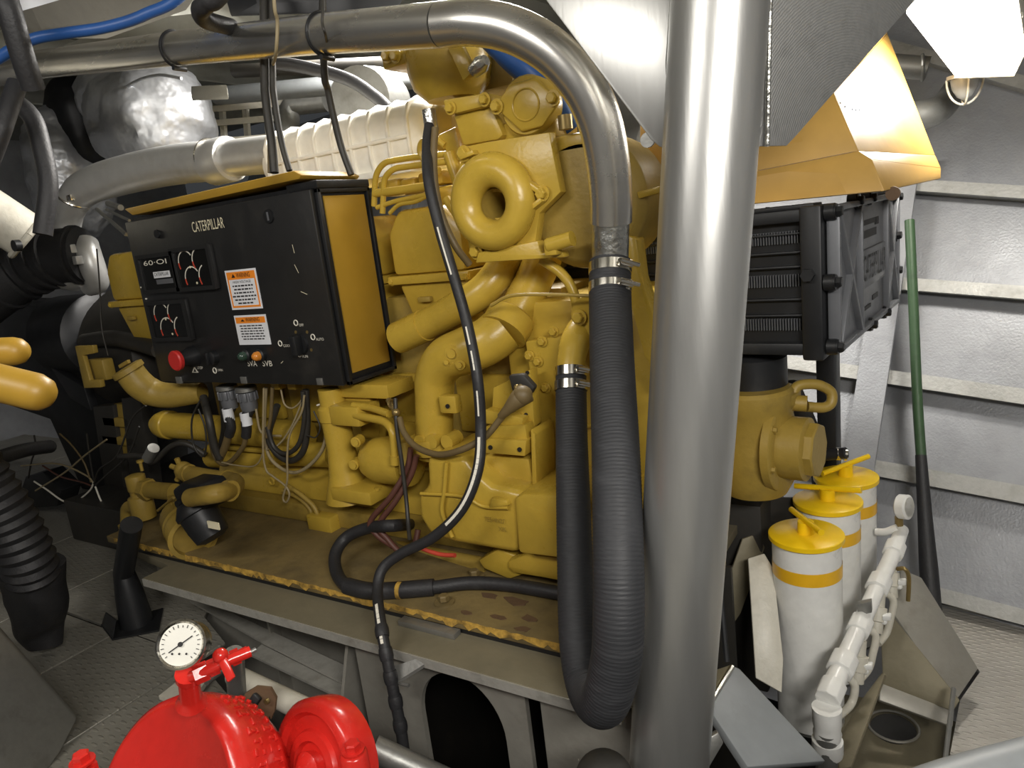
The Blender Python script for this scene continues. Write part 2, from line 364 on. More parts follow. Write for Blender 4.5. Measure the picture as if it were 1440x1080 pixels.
# left floor: loose tread plates with open joints
floor = thing('floor', 'dark worn tread plates of the engine room floor', None, (-3, .5, .28), kind='structure')
gap = .004
def plate(poly, z=.3, mt='floor', par=None, nm='floor_plate', th=.012):
    return M().prism([(p[0], p[1], z-th) for p in poly], (0, 0, th)).obj(nm, mt, par or floor, bevel=.0015, seg=1)
xs = [-6.4, -5.2, -4.3, -3.55, -2.95, -2.42, -1.98]
ys = [-1.5, -.7, .05, .62, 1.1, 1.75, 2.6]
for i in range(len(xs)-1):
    for j in range(len(ys)-1):
        if xs[i] > -2.96 and ys[j] > 1.0: continue
        sk = .05*math.sin(i*2.1+j*1.3)
        plate([(xs[i]+gap, ys[j]+gap+sk*.3), (xs[i+1]-gap, ys[j]+gap+sk*.3), (xs[i+1]-gap, ys[j+1]-gap+sk*.3), (xs[i]+gap, ys[j+1]-gap+sk*.3)])
plate([(-2.95+gap, 1.1+gap), (-1.98, 1.1+gap), (-1.98, 1.2), (-2.2, 1.28), (-2.42, 1.6), (-2.95+gap, 1.6)])
plate([(-1.98+gap, -1.5), (-1.2, -1.5), (-1.2, .05), (-1.98+gap, .05)])
plate([(-1.2+gap, -1.5), (.7, -1.5), (.7, .05), (-1.2+gap, .05)])
plate([(-1.98+gap, .05+gap), (-1.72, .05+gap), (-1.72, 1.02), (-1.98+gap, 1.1)])

# right floor: brighter tread plate beside the hull
fr = [PZ(1318, 850, 0), PZ(1440, 884, 0), PZ(1440, 884, 0)+V((1.0, -.2, 0)), V((1.3, .9, 0)), PZ(1336, 1060, 0), PZ(1350, 985, 0), PZ(1378, 945, 0)]
floor_right = M().prism([p-V((0, 0, .012)) for p in fr], (0, 0, .012)).obj('floor_right', 'plate', kind='structure')
tag(floor_right, 'bright worn tread plate floor along the hull side')
a, b = PZ(1290, 838, .02), PZ(1440, 872, .02)
M().bar(a, b+(b-a)*1.5, .05, .006, UZ).obj('trim_1', 'galv', kind='structure')

# ================================================================ PILLAR
pt, pb = D(1012, 0, 1.05), D(940, 1080, 1.32); pd = (pt-pb)
PT, PB = pt+pd.normalized()*(2.62-pt.z)/pd.normalized().z, pb-pd.normalized()*(.5)
pillar = thing('support_pillar', 'thick bare aluminium support pillar with welded gusset plates in front of the engine', 'pillar', PB)
PR = .072
M().cyl(PB, PT, PR, 48).obj('post', 'alu', pillar)
gl = [PY(745, -30, 1.165), PY(962, -30, 1.165), PY(950, 206, 1.15), PY(928, 207, 1.15), PY(915, 196, 1.15)]
M().prism(gl, (0, .012, 0)).obj('gusset_plate', 'alu', pillar, bevel=.002)
G['ground'] = mat('disc_ground_aluminium', srgb(176, 176, 174), .45, metal=.7, dirt=srgb(140, 140, 138), damt=.5, dscale=9, bump=.35, bscale=30, stretch=(1, 3, 3))
def swirl(m):
    nt = m.node_tree; N = nt.nodes; Lk = nt.links; b = N['Principled BSDF']
    tc = N.new('ShaderNodeTexCoord'); wv = N.new('ShaderNodeTexWave'); wv.wave_type = 'RINGS'; wv.inputs['Scale'].default_value = 70; wv.inputs['Distortion'].default_value = 3.5; wv.inputs['Detail'].default_value = 2; wv.inputs['Detail Scale'].default_value = 1.2
    Lk.new(tc.outputs['Object'], wv.inputs['Vector'])
    bp = N.new('ShaderNodeBump'); bp.inputs['Strength'].default_value = .4; bp.inputs['Distance'].default_value = .0012; Lk.new(wv.outputs['Fac'], bp.inputs['Height']); Lk.new(bp.outputs['Normal'], b.inputs['Normal'])
swirl(G['ground'])
gr = [D(1080, -40, 1.04), D(1315, -40, 1.26), D(1285, 2, 1.25), D(1128, 190, 1.155), D(1112, 205, 1.15), D(1068, 206, 1.12)]
nr = (gr[1]-gr[0]).cross(gr[5]-gr[0]).normalized(); nr = nr if nr.dot(CAM-gr[0]) < 0 else -nr
gr = [p-nr*((p-gr[0]).dot(nr)) for p in gr]
M().prism(gr, nr*.012).obj('gusset_plate', 'ground', pillar, bevel=.002, label='gusset plate with curved grinder marks')
for off in (PR*.98,):                                     # weld beads along both gussets
    wb = M()
    pts = [D(1083-4*t, -20+226*t, 1.035+.08*t) for t in [k/10 for k in range(11)]]
    wb.path(pts, .004, 8); wb.obj('weld_bead', 'alufoil', pillar)
M().path([PY(946-1.5*k, -20+22*k, 1.16) for k in range(11)], .0035, 8).obj('weld_bead', 'alufoil', pillar)
M().lathe([(.012, 0), (.012, .006)], PY(912, 197, 1.16), -UY, 16).obj('lug', 'galv', pillar)

# ================================================================ ENGINE BED (steel foundation under the skid)
bed = thing('engine_bed', 'dusty steel foundation girder with oval cutouts under the engine skid', 'foundation', (-1.4, 1.6, -.6))
M().prism([(-2.16, 1.09, .524), (-.54, 1.09, .524), (-.54, 2.3, .524), (-2.5, 2.3, .524), (-2.5, 1.22, .524), (-2.16, 1.18, .524)], (0, 0, .028)).obj('top_flange', 'bed', bed, bevel=.002)
def oval(px0, px1, py0, py1, y, n=20):
    a, b = PY(px0, (py0+py1)/2, y), PY(px1, (py0+py1)/2, y); t = PY((px0+px1)/2, py0, y)
    cx, rx = (a.x+b.x)/2, (b.x-a.x)/2; zt = t.z
    return [V((cx+rx*math.cos(math.pi*k/n), y, zt-rx*1.15+rx*1.15*math.sin(math.pi*k/n))) for k in range(n+1)]+[V((cx-rx, y, -.3)), V((cx+rx, y, -.3))]
hole = oval(590, 704, 950, 1010, 1.13)
sl = [PY(736, 968, 1.13), PY(758, 974, 1.13)]
slot = [sl[0], sl[1], V((sl[1].x, 1.13, -.1)), V((sl[0].x, 1.13, -.1))]
M().prism([(-1.30, 1.13, .535), (-.53, 1.13, .535), (-.55, 1.13, -.6), (-1.30, 1.13, -.6)], (0, .014, 0), [hole, slot]).obj('web_plate', 'bedgrey', bed)
M().box((-2.5, 1.32, -.6), (-1.3, 1.335, .535)).obj('web_plate', 'bedgrey', bed)
M().box((-2.5, 1.75, -.6), (-.5, 1.765, .535)).obj('web_plate', 'dark', bed)  # far web added in dark paint so the cutouts before it look shaded
M().box((-2.16, 1.0865, .526), (-.54, 1.09, .55)).obj('flange_edge', 'rawsteel', bed)
M().box((-1.86, 1.28, -.3), (-1.85, 1.32, .524)).obj('stiffener', 'bedgrey', bed)
M().prism([PX(487, 893, -1.36), PX(541, 905, -1.36), PX(556, 1050, -1.36), PX(470, 1080, -1.36)], (.01, 0, 0)).obj('stiffener', 'bedgrey', bed)
M().prism([(-.62, 1.14, .535), (-.62, 1.7, .535), (-.62, 1.7, -.3), (-.62, 1.14, -.3)], (.01, 0, 0)).obj('stiffener', 'bedgrey', bed)
M().prism([PZ(a, b, .312) for a, b in ((250, 835), (290, 845), (486, 936), (483, 960), (370, 903))], (0, 0, -.008)).obj('ledge_bar', 'rawsteel', bed)
M().prism([PZ(a, b, .29) for a, b in ((368, 906), (484, 964), (480, 981), (352, 920))], (0, 0, -.008)).obj('ledge_bar', 'rawsteel', bed)
M().box(PZ(570, 872, .552), PZ(638, 893, .566)).obj('shim_plate', 'galv', bed, bevel=.001)
c = PY(575, 945, 1.06)
M().prism([PY(543, 940, 1.06), PY(590, 925, 1.09), PY(600, 932, 1.09), PY(560, 957, 1.05)], (0, 0, -.008)).prism([PY(543, 941, 1.06), PY(553, 944, 1.06), PY(554, 968, 1.06), PY(544, 965, 1.06)], (0, .006, 0)).cyl(PY(550, 958, 1.05), PY(575, 964, 1.05), .004, 8).obj('cable_bracket', 'galv', bed)
# ================================================================ SKID
skid = thing('engine_skid', 'worn yellow steel skid plate with chipped edge beneath the diesel engine', 'skid', (-1.6, 1.7, .552))
M().box((-2.55, 1.2, .566), (-.70, 2.25, .59)).obj('deck_plate', 'skid', skid, bevel=.002)
M().box((-2.545, 1.205, .552), (-.705, 2.2, .566)).obj('under_plate', 'blackm', skid)
random.seed(3)
edge = M()                                                # ragged strip of chipped paint on the front edge
x = -2.5
pts_t, pts_b = [], []
while x < -.72:
    pts_t.append(V((x, 1.1975, .591+random.uniform(-.003, .001)))); pts_b.append(V((x, 1.1975, .571+random.uniform(-.004, .012)))); x += random.uniform(.008, .02)
edge.prism(pts_t+pts_b[::-1], (0, .003, 0)).obj('chipped_edge', 'chip', skid, smooth=False)
for px, py in ((625, 848), (668, 812)):
    p = PZ(px, py, .59); M().lathe([(.026, 0), (.026, .004)], p, UZ, 24).bolt(p+UZ*.004, UZ, .014, .016, False).obj('bolt', 'skid', skid)
for (px, py, s) in ((690, 838, .03), (725, 846, .04), (700, 868, .025), (745, 870, .03), (655, 862, .02), (735, 885, .025)):   # lifted rust scabs
    p = PZ(px, py, .59); n = 9
    M().prism([p+V((math.cos(k*6.283/n)*s*random.uniform(.5, 1.1), math.sin(k*6.283/n)*s*.5*random.uniform(.5, 1.1), .0002)) for k in range(n)], (0, 0, .0015)).obj('rust_scab', 'rust', skid, smooth=False)

# ================================================================ ENGINE
eng = thing('diesel_engine', 'large yellow painted marine diesel engine on a skid', 'engine', (-1.5, 1.8, .59))
def E(m_, name, mt='yellow', bevel=0, **k): return m_.obj(name, mt, eng, bevel=bevel, **k)
def fb(x0, y0, x1, y1, y, dy):
    a, b = PY(x0, (y0+y1)/2, y), PY(x1, (y0+y1)/2, y); t, u = PY((x0+x1)/2, y0, y), PY((x0+x1)/2, y1, y)
    return M().box((a.x, y, t.z), (b.x, y+dy, u.z))
def fp(pts, y, dy, holes=()):
    return M().prism([PY(a, b, y) for a, b in pts], (0, dy, 0), [[PY(a, b, y) for a, b in h] for h in holes])
def bolts(lst, y, r, ax=-UY, mt='yellow', par=None, name='bolt'):
    for px, py in lst: M().bolt(PY(px, py, y), ax, r).obj(name, mt, par or eng)
# --- block, pan and heads
E(M().box((-2.5, 1.7, .70), (-.9, 2.3, 1.32)), 'engine_block', 'yellow_dull', .01)
E(M().box((-2.45, 1.52, .59), (-.85, 2.25, .655)), 'pan_foot', 'yellow_dull', .008)
E(M().prism([(-2.4, 1.56, .655), (-2.4, 1.62, .80), (-2.4, 2.2, .80), (-2.4, 2.2, .655)], (1.5, 0, 0)), 'oil_pan', 'yellow', .01)
E(M().box((-2.4, 1.58, .80), (-.9, 2.2, .815)), 'pan_flange', 'yellow', .003)
for k in range(9): M().bolt((-2.05+k*.12, 1.6, .815), UZ, .008).obj('bolt', 'yellow', eng)
E(M().box((-2.4, 1.78, 1.32), (-1.0, 2.25, 1.5)), 'cylinder_head', 'yellow_dull', .01)
# side inspection covers of the block, seen under the panel
for k in range(5):
    x0 = -2.28+k*.25
    E(M().box((x0, 1.675, .9), (x0+.2, 1.7, 1.08)), 'inspection_cover', 'yellow', .008)
# long horizontal oil gallery cylinder and header pipes under the control panel
a, b = PY(232, 597, 1.6), PY(420, 612, 1.6)
E(M().lathe([(.035, -.06), (.035, -.03), (.05, -.03), (.05, 0), (.058, 0), (.058, .04), (.052, .045), (.052, (b-a).length), (.058, (b-a).length), (.058, (b-a).length+.03)], a, UX, 28), 'starter_motor', 'yellow', .002)
M().lathe([(.02, 0), (.02, .012)], PY(222, 603, 1.56), -UY, 16).obj('end_lug', 'yellow', eng)
a = PY(385, 637, 1.58); E(M().cyl(a, PY(470, 640, 1.58), .042, 24), 'header_pipe')
a = PY(300, 640, 1.64); E(M().cyl(a, PY(400, 645, 1.64), .05, 24), 'header_pipe')
# --- fuel pump tower
tw = E(M().lathe([(.075, 0), (.07, .02), (.05, .09), (.043, .17), (.045, .26), (.05, .262), (.05, .30), (.04, .31), (.04, .36)], PY(492, 700, 1.5)-UZ*.0, UZ, 28), 'fuel_pump_tower', 'yellow')
fb(463, 572, 504, 600, 1.45, .1).obj('cap_block', 'yellow', tw, bevel=.008)
fb(466, 690, 520, 708, 1.43, .14).obj('foot_flange', 'yellow', tw, bevel=.006)
for px, py in ((500, 622), (497, 654)):
    M().lathe([(.016, -.03), (.016, 0), (.011, .0), (.011, .006)], PY(px, py, 1.435), -UY+UX*.3, 18).obj('plug', 'yellow', tw)
fb(476, 541, 545, 560, 1.5, .12).obj('panel_mount', 'yellow', eng, bevel=.003)
fb(482, 552, 520, 578, 1.52, .04).obj('panel_bracket', 'yellow', eng, bevel=.003)
# --- oil filter drum
p = PY(556, 648, 1.5); R_ = .071
dr = E(M().lathe([(.01, -.125), (.035, -.118), (.055, -.1), (.067, -.07), (R_, -.04), (R_, .06), (.05, .065)], p, UX, 32), 'filter_drum', 'yellow')
bolts([(531, 685)], 1.47, .008, -UZ, par=dr)
# feed pipes left of the drum
E(M().pipe([PY(497, 570, 1.47), PY(520, 573, 1.47), PY(548, 582, 1.44)], .011, .02, 12), 'feed_pipe')
E(M().pipe([PY(500, 584, 1.46), PY(541, 592, 1.44), PY(553, 605, 1.42), PY(556, 650, 1.42)], .012, .05, 12), 'feed_pipe')
E(M().cyl(PY(556, 640, 1.42), PY(556, 652, 1.42), .016, 16), 'union_nut')
E(M().cyl(PY(568, 620, 1.42), PY(570, 665, 1.42), .017, 16), 'valve_body', 'yellow_dull')
E(M().cyl(PY(556, 605, 1.62), PY(600, 612, 1.62), .035, 20), 'cross_pipe')
E(M().cyl(PY(520, 600, 1.62), PY(545, 603, 1.62), .04, 20), 'cross_pipe')
# --- big coolant elbow
el = E(M().tube([PY(612, 640, 1.5), PY(611, 600, 1.5), PY(611, 560, 1.5), PY(613, 528, 1.5), PY(628, 505, 1.5), PY(655, 493, 1.5), PY(685, 480, 1.52), PY(708, 462, 1.55)], [.053, .053, .054, .056, .06, .062, .062, .062], 28, 6), 'coolant_elbow', 'yellow')
a = PY(712, 459, 1.55); d = (PY(735, 420, 1.62)-a).normalized()
M().lathe([(.058, -.02), (.066, -.02), (.066, .03), (.06, .036), (.05, .036)], a, d, 30).obj('collar', 'yellow', el)
fb(617, 557, 641, 582, 1.435, .03).obj('boss_plate', 'yellow', el, bevel=.006)
M().lathe([(.006, 0), (.006, .004)], PY(630, 571, 1.432), -UY, 12).obj('boss_hole', 'blackink', el)
for px, py, r in ((636, 497, .022), (647, 513, .014), (629, 509, .012)):
    M().lathe([(r, -.03), (r, 0), (r*.55, 0), (r*.55, .008)], PY(px, py, 1.44), -UY+UX*.2, 18).obj('sensor_boss', 'yellow', el)
E(M().lathe([(.056, -.01), (.068, -.01), (.068, .035), (.056, .035)], PY(612, 628, 1.5), UZ, 30), 'elbow_flange', 'yellow')
for px in (590, 606, 628): M().lathe([(.02, 0), (.02, .05)], PY(px, 622, 1.44), UY, 16).obj('flange_ear', 'yellow', eng)
# --- upper transfer pipes
E(M().tube([PY(562, 476, 1.56), PY(600, 456, 1.56), PY(640, 434, 1.56), PY(680, 408, 1.58), PY(706, 376, 1.62), PY(716, 350, 1.66)], .043, 26, 6), 'transfer_pipe', 'yellow')
E(M().cyl(PY(562, 476, 1.56)-V((.004, 0, -.002)), PY(598, 457, 1.56), .0465, 26), 'transfer_pipe_sleeve', 'yellow')
E(M().tube([PY(716, 458, 1.56), PY(735, 425, 1.6), PY(752, 392, 1.64), PY(768, 352, 1.68)], .05, 26, 6), 'transfer_pipe', 'yellow')
# --- rocker covers in a row along the bank
def rocker(px, py):
    c = PY(px, py, 1.62)
    t = M()
    t.prism([c+V((-.13, 0, -.02)), c+V((.13, 0, -.02)), c+V((.13, 0, .10)), c+V((.075, 0, .165)), c+V((-.085, 0, .165)), c+V((-.13, 0, .10))], (0, .26, 0))
    o = E(t, 'rocker_cover', 'yellow', .016)
    M().box(c+V((-.145, -.012, -.045)), c+V((.145, .26, -.02))).obj('cover_flange', 'yellow', o, bevel=.004)
    M().prism([c+V((-.12, .005, -.045)), c+V((.135, .005, -.045)), c+V((.11, .03, -.19)), c+V((-.09, .03, -.19))], (0, .22, 0)).obj('cover_base', 'yellow', o, bevel=.012)
    M().box(c+V((-.05, -.004, -.1)), c+V((-.005, .01, -.085))).obj('cast_mark', 'yellow_dull', o, bevel=.002)
    for sx in (-.135, .135):
        M().bolt(c+V((sx, -.004, -.034)), -UY, .009).obj('bolt', 'yellow', o)
    return o, c
r0, c0 = rocker(601, 375)
for k in (1, 2):
    copy_tree(r0, eng, V((-.37*k, 0, 0)))
c = PY(178, 415, 1.62)
copy_tree(r0, eng, c-c0+V((0.02, .0, 0)))
# --- fuel lines behind the panel top
for pts, r in (([(526, 290), (528, 245), (540, 228), (575, 222), (635, 216)], .0085), ([(538, 300), (540, 250), (553, 237), (590, 232), (640, 226)], .0085),
               ([(527, 272), (560, 268), (600, 262)], .012), ([(530, 292), (555, 283), (590, 276), (615, 270)], .007), ([(548, 300), (560, 287), (585, 284), (600, 276)], .006),
               ([(618, 240), (604, 238), (590, 215), (592, 200), (610, 192), (626, 205)], .009)):
    E(M().pipe([PY(a, b, 1.6) for a, b in pts], r, .03, 12), 'fuel_line')
for (x0, y0, x1, y1) in ((530, 252, 560, 276), (562, 250, 584, 274), (586, 240, 622, 262), (600, 262, 640, 290)):
    E(fb(x0, y0, x1, y1, 1.68, .1), 'injector_block', 'yellow', .012)
E(M().cyl(PY(632, 215, 1.6), PY(660, 300, 1.6), .018, 14), 'rail_tube', 'yellow')
E(M().cyl(PY(628, 280, 1.58), PY(668, 340, 1.55), .012, 14), 'drain_tube', 'yellow')
E(M().prism([PY(615, 190, 1.6), PY(640, 178, 1.6), PY(650, 225, 1.6), PY(636, 228, 1.6)], (0, .03, 0)), 'lift_bracket', 'yellow', .004)
# --- raw-water pump volute (ring shaped casting) on its back plate
vc = PY(697, 288, 1.44)
vol = E(M(), 'x') if False else None
tor = M(); U_, V_, A_ = UX, UZ, UY
nn, mm_ = 40, 16; Rg = []
Rm, rt = .074, .038
for i in range(nn):
    t = 2*math.pi*i/nn; cdir = UX*math.cos(t)+UZ*math.sin(t); k = 1+.10*math.cos(t-2.4)
    Rg.append([vc+cdir*(Rm*k+rt*k*math.cos(2*math.pi*j/mm_))-UY*(rt*1.0*math.sin(2*math.pi*j/mm_)) for j in range(mm_)])
Rg.append(Rg[0]); tor.rings(Rg, False, False)
vol = E(tor, 'pump_volute', 'yellow')
M().lathe([(.0365, -.005), (.036, .03), (.03, .12)], vc, UY, 24, False, True).obj('volute_throat', 'yellow_dull', vol)
E(fp([(655, 206), (684, 200), (772, 186), (782, 240), (788, 270), (758, 300), (752, 345), (756, 360), (672, 368), (660, 350), (650, 300), (644, 240)], 1.46, .03, [[(697+19*math.cos(k*.3927), 288-19*math.sin(k*.3927)) for k in range(16)]]), 'volute_plate', 'yellow', .005)
E(fp([(672, 355), (756, 338), (760, 356), (790, 352), (794, 362), (668, 370)], 1.44, .03), 'volute_foot', 'yellow', .004)
bolts([(653, 216), (763, 272), (670, 354)], 1.452, .013)
for a, b in (((735, 250), (765, 272)), ((740, 300), (765, 280)), ((670, 214), (650, 222))): E(M().bar(PY(*a, 1.45), PY(*b, 1.45), .012, .03, UY), 'web_rib', 'yellow', .003)
E(M().cyl(PY(772, 345, 1.42), PY(772, 345, 1.42)+V((.06, 0, .01)), .017, 18), 'drain_cock', 'yellow')
E(fb(764, 336, 782, 360, 1.41, .03), 'drain_cock_body', 'yellow', .005)
# round gear housing right of the volute
E(M().lathe([(.13, 0), (.15, .02), (.15, .16), (.12, .2)], PY(818, 285, 1.5), UY, 40), 'gear_housing', 'yellow_dull', .004)
E(fb(770, 186, 850, 214, 1.5, .12), 'housing_top', 'yellow', .008)
E(M().lathe([(.016, 0), (.016, .03)], PY(796, 182, 1.48), UZ, 14), 'relief_plug', 'brass')
# --- thermostat housing stack
th = E(M().lathe([(.02, -.085), (.065, -.08), (.095, -.05), (.105, -.01), (.105, .045), (.09, .06)], PY(632, 92, 1.55), UZ, 32), 'thermostat_bowl', 'yellow')
fb(536, 70, 588, 92, 1.5, .1).obj('flange_arm', 'yellow', th, bevel=.006)
for px in (545, 557): M().bolt(PY(px, 79, 1.498), -UY, .012).obj('bolt', 'yellow', th)
M().bar(PY(640, 62, 1.46), PY(662, 108, 1.45), .035, .02, UY).obj('strap', 'yellow', th, bevel=.004)
M().lathe([(.016, 0), (.02, .03), (.012, .045)], PY(666, 100, 1.45), V((.9, -.2, .3)), 16).obj('vent_plug', 'alufoil', th)
fb(640, 60, 720, 130, 1.6, .2).obj('upper_housing', 'yellow_dull', eng, bevel=.02)
E(fp([(622, 140), (684, 130), (688, 148), (640, 160), (626, 156)], 1.48, .16), 'neck_flange', 'yellow', .006)
bolts([(634, 152), (682, 140)], 1.478, .011)
E(fp([(635, 158), (690, 148), (708, 190), (700, 197), (650, 206)], 1.5, .14), 'thermostat_box', 'yellow', .01)
# round blank cover with two ears
cc = PY(739, 148, 1.49)
cv = E(M().lathe([(.062, 0), (.066, .006), (.066, .055), (.06, .06)], cc, UY, 36), 'blank_cover', 'yellow')
fp([(694, 150), (716, 118), (752, 108), (787, 142), (762, 178), (732, 186)], 1.478, .014).obj('ear_plate', 'yellow', cv, bevel=.008)
M().torus(PY(739, 147, 1.477), UY, .034, .0022, 36, 6).obj('cast_ring', 'yellow', cv)
for px, py in ((699, 150), (778, 138)): M().bolt(PY(px, py, 1.476), -UY, .012).obj('bolt', 'yellow', cv)
E(fb(706, 165, 782, 200, 1.52, .12), 'cover_housing', 'yellow', .01)
# --- front gear case plates, right end
E(M().box((-1.02, 1.58, .64), (-.55, 2.2, 1.30)), 'gear_case', 'yellow', .012)
E(fp([(738, 480), (800, 470), (836, 470), (842, 690), (760, 690), (755, 600)], 1.53, .05), 'gear_case_cover', 'yellow', .006)
E(M().pipe([PY(782, 520, 1.525), PY(790, 600, 1.525), PY(800, 606, 1.525), PY(840, 596, 1.525)], .006, .02, 10), 'gasket_lip', 'yellow')
bolts([(757, 508), (779, 466), (768, 545), (763, 480), (745, 500)], 1.528, .01)
# stepped bracket stack
sb = E(fp([(693, 545), (745, 520), (752, 600), (735, 610), (690, 600)], 1.46, .04), 'stepped_bracket', 'yellow', .004)
E(fp([(682, 576), (735, 588), (734, 600), (682, 596)], 1.43, .05), 'bracket_step', 'yellow', .003)
E(fp([(682, 600), (738, 598), (742, 622), (682, 618)], 1.42, .06), 'bracket_step', 'yellow', .003)
E(fp([(681, 617), (740, 620), (738, 642), (681, 637)], 1.405, .06), 'bracket_step', 'yellow', .003)
E(fp([(682, 640), (743, 645), (752, 688), (700, 690), (682, 665)], 1.43, .08), 'bracket_step', 'yellow', .008)
for px, py in ((690, 629), (731, 632)): M().lathe([(.006, 0), (.006, .003)], PY(px, py, 1.403), -UY, 12).obj('bolt_hole', 'blackink', eng)
for px, py in ((742, 524), (740, 583)): M().lathe([(.005, 0), (.005, .003)], PY(px, py, 1.458), -UY, 12).obj('bolt_hole', 'blackink', eng)
E(fp([(746, 604), (752, 612), (755, 686), (748, 684)], 1.41, .1), 'bracket_rib', 'yellow', .003)
# --- lower casting: water manifold
mf = E(fp([(598, 642), (652, 642), (662, 662), (690, 684), (738, 694), (733, 745), (728, 780), (640, 765), (604, 754), (588, 728), (586, 698), (600, 684)], 1.36, .22), 'water_manifold', 'yellow', .022, seg=3)
fp([(722, 700), (735, 694), (800, 697), (860, 712), (862, 790), (800, 788), (728, 779)], 1.335, .22).obj('manifold_end_box', 'yellow', mf, bevel=.012)
M().tube([PY(628, 650, 1.352), PY(625, 690, 1.352), PY(622, 720, 1.352), PY(636, 755, 1.352)], .006, 10).obj('cast_seam', 'yellow', mf)
M().tube([PY(592, 694, 1.355), PY(650, 698, 1.352), PY(680, 712, 1.352), PY(715, 714, 1.352)], .005, 10).obj('cast_seam', 'yellow', mf)
fp([(690, 700), (712, 704), (716, 712), (686, 716)], 1.345, .04).obj('cast_pad', 'yellow', mf, bevel=.006)
text('7E5/4N27', PY(683, 732, 1.356), UX, UZ, .012, 'yellow_dull', mf, 'cast_number', .002, .06)
text('XK', PY(702, 746, 1.356), UX, UZ, .012, 'yellow_dull', mf, 'cast_number', .002)
E(fp([(672, 788), (700, 772), (730, 783), (745, 805), (716, 815), (680, 800)], 1.4, .1), 'drain_flange', 'yellow', .006)
E(fp([(708, 790), (740, 778), (800, 786), (840, 800), (838, 830), (760, 815), (715, 808)], 1.38, .12), 'sump_knuckle', 'yellow', .02)
E(M().cyl(PY(560, 773, 1.5), PY(690, 800, 1.45), .028, 20), 'return_pipe', 'yellow_dull')
# elbow that feeds the U hose
fe = E(M().tube([D(803, 535, 1.64), D(804, 505, 1.65), D(811, 477, 1.67), D(829, 456, 1.72), D(850, 448, 1.82)], [.033, .033, .036, .04, .045], 26, 6), 'hose_elbow', 'yellow')
M().lathe([(.03, 0), (.05, .004), (.05, .018)], PY(824, 448, 1.47), UY+UX*.3, 24).obj('elbow_flange', 'yellow', fe)
M().bolt(PY(815, 446, 1.465), -UY, .013).obj('bolt', 'yellow', fe)
# curved stay and small pipe above the gear case
E(M().tube([PY(762, 365, 1.5), PY(790, 385, 1.5), PY(806, 410, 1.5), PY(812, 440, 1.5)], .012, 10), 'stay_bar', 'yellow')
E(M().tube([PY(690, 430, 1.42), PY(718, 416, 1.42), PY(770, 414, 1.42), PY(830, 416, 1.42)], .004, 8), 'sensing_line', 'yellow_dull')
# big sloping fan bracket between hose and pillar
E(fp([(880, 330), (895, 335), (902, 390), (918, 440), (935, 520), (932, 545), (905, 500), (884, 420)], 1.5, .05), 'fan_bracket', 'yellow', .006)
E(fb(860, 470, 900, 640, 1.62, .2), 'front_housing', 'yellow_dull', .02)
E(fb(838, 520, 905, 940, 1.6, .15), 'front_support', 'yellow', .01)
E(fp([(895, 270), (942, 258), (942, 266), (898, 280)], 1.5, .03), 'guard_rail', 'yellow', .003)
# --- filler neck at the left
fn = E(M().tube([PY(180, 520, 1.42), PY(196, 540, 1.44), PY(215, 552, 1.47), PY(240, 556, 1.5), (PY(285, 552, 1.55))], [.05, .052, .05, .046, .036], 26, 6), 'oil_filler_neck', 'yellow_dull')
a = PY(180, 520, 1.42); d = (a-PY(196, 540, 1.44)).normalized()
cap = M().lathe([(.054, -.012), (.058, -.01), (.058, .008), (.045, .012)], a, d, 28).obj('filler_cap', 'yellow_dull', fn)
M().bar(a+d*.02-V((.03, 0, .005)), a+d*.02+V((.035, 0, .015)), .012, .01, UY).obj('cap_handle', 'yellow_dull', cap)
M().torus(PY(212, 551, 1.465), V((1, .3, -.4)), .05, .003, 28, 6).obj('weld_ring', 'yellow_dull', fn)
# generator side brackets on the left end
E(fp([(105, 487), (130, 486), (132, 497), (116, 500), (126, 535), (140, 534), (142, 545), (118, 546)], 1.55, .02), 'side_bracket', 'yellow_dull', .003)
E(fb(124, 506, 146, 535, 1.58, .05), 'junction_cap', 'yellow_dull', .008)
E(fb(145, 588, 180, 600, 1.7, .04), 'side_bracket', 'yellow_dull', .003)
E(fp([(160, 568), (185, 570), (190, 640), (165, 640)], 1.72, .04), 'side_bracket', 'yellow_dull', .004)
E(fb(145, 615, 190, 626, 1.7, .05), 'side_bracket', 'yellow_dull', .003)
E(M().box((-2.95, 1.75, .75), (-2.5, 2.25, 1.25)), 'flywheel_housing', 'dark', .03)
# --- air plenum (pale ribbed casting) along the top
z0 = PY(520, 205, 1.9).z
a, b = PY(408, 215, 1.9), PY(628, 160, 1.9)
prof = [(-.125, -.095), (-.135, -.05), (-.135, .045), (-.115, .085), (-.07, .105), (.12, .105), (.14, .06), (.14, -.095)]
zc = PY(520, 200, 1.77).z
def sect(x, k=1): return [V((x, 1.9+p*k, zc+q*k)) for p, q in prof]
pl = E(M().rings([sect(a.x, .86), sect(a.x+.02), sect(b.x-.04), sect(b.x, .86)]), 'air_plenum', 'plenum', .012)
n = 9
for k in range(n):
    x = a.x+.03+(b.x-a.x-.08)*k/(n-1)
    M().rings([sect(x-.006, 1.07), sect(x+.006, 1.07)]).obj('rib', 'plenum', pl, bevel=.004)
M().box((a.x+.03, 1.9-.146, zc-.012), (b.x-.05, 1.9-.13, zc+.0)).obj('rib', 'plenum', pl, bevel=.004)
M().box((a.x+.01, 1.9-.15, zc-.11), (b.x-.05, 2.04, zc-.09)).obj('base_flange', 'plenum', pl, bevel=.004)
M().lathe([(.1, 0), (.1, .05), (.075, .09), (.075, .12)], V((a.x+.05, 1.9, zc)), -UX, 28).obj('end_bell', 'plenum', pl)
E(M().lathe([(.075, 0), (.085, .02), (.085, .05), (.06, .08)], V((b.x-.01, 1.88, zc+.01)), UX, 24), 'plenum_elbow', 'yellow_dull', .004)
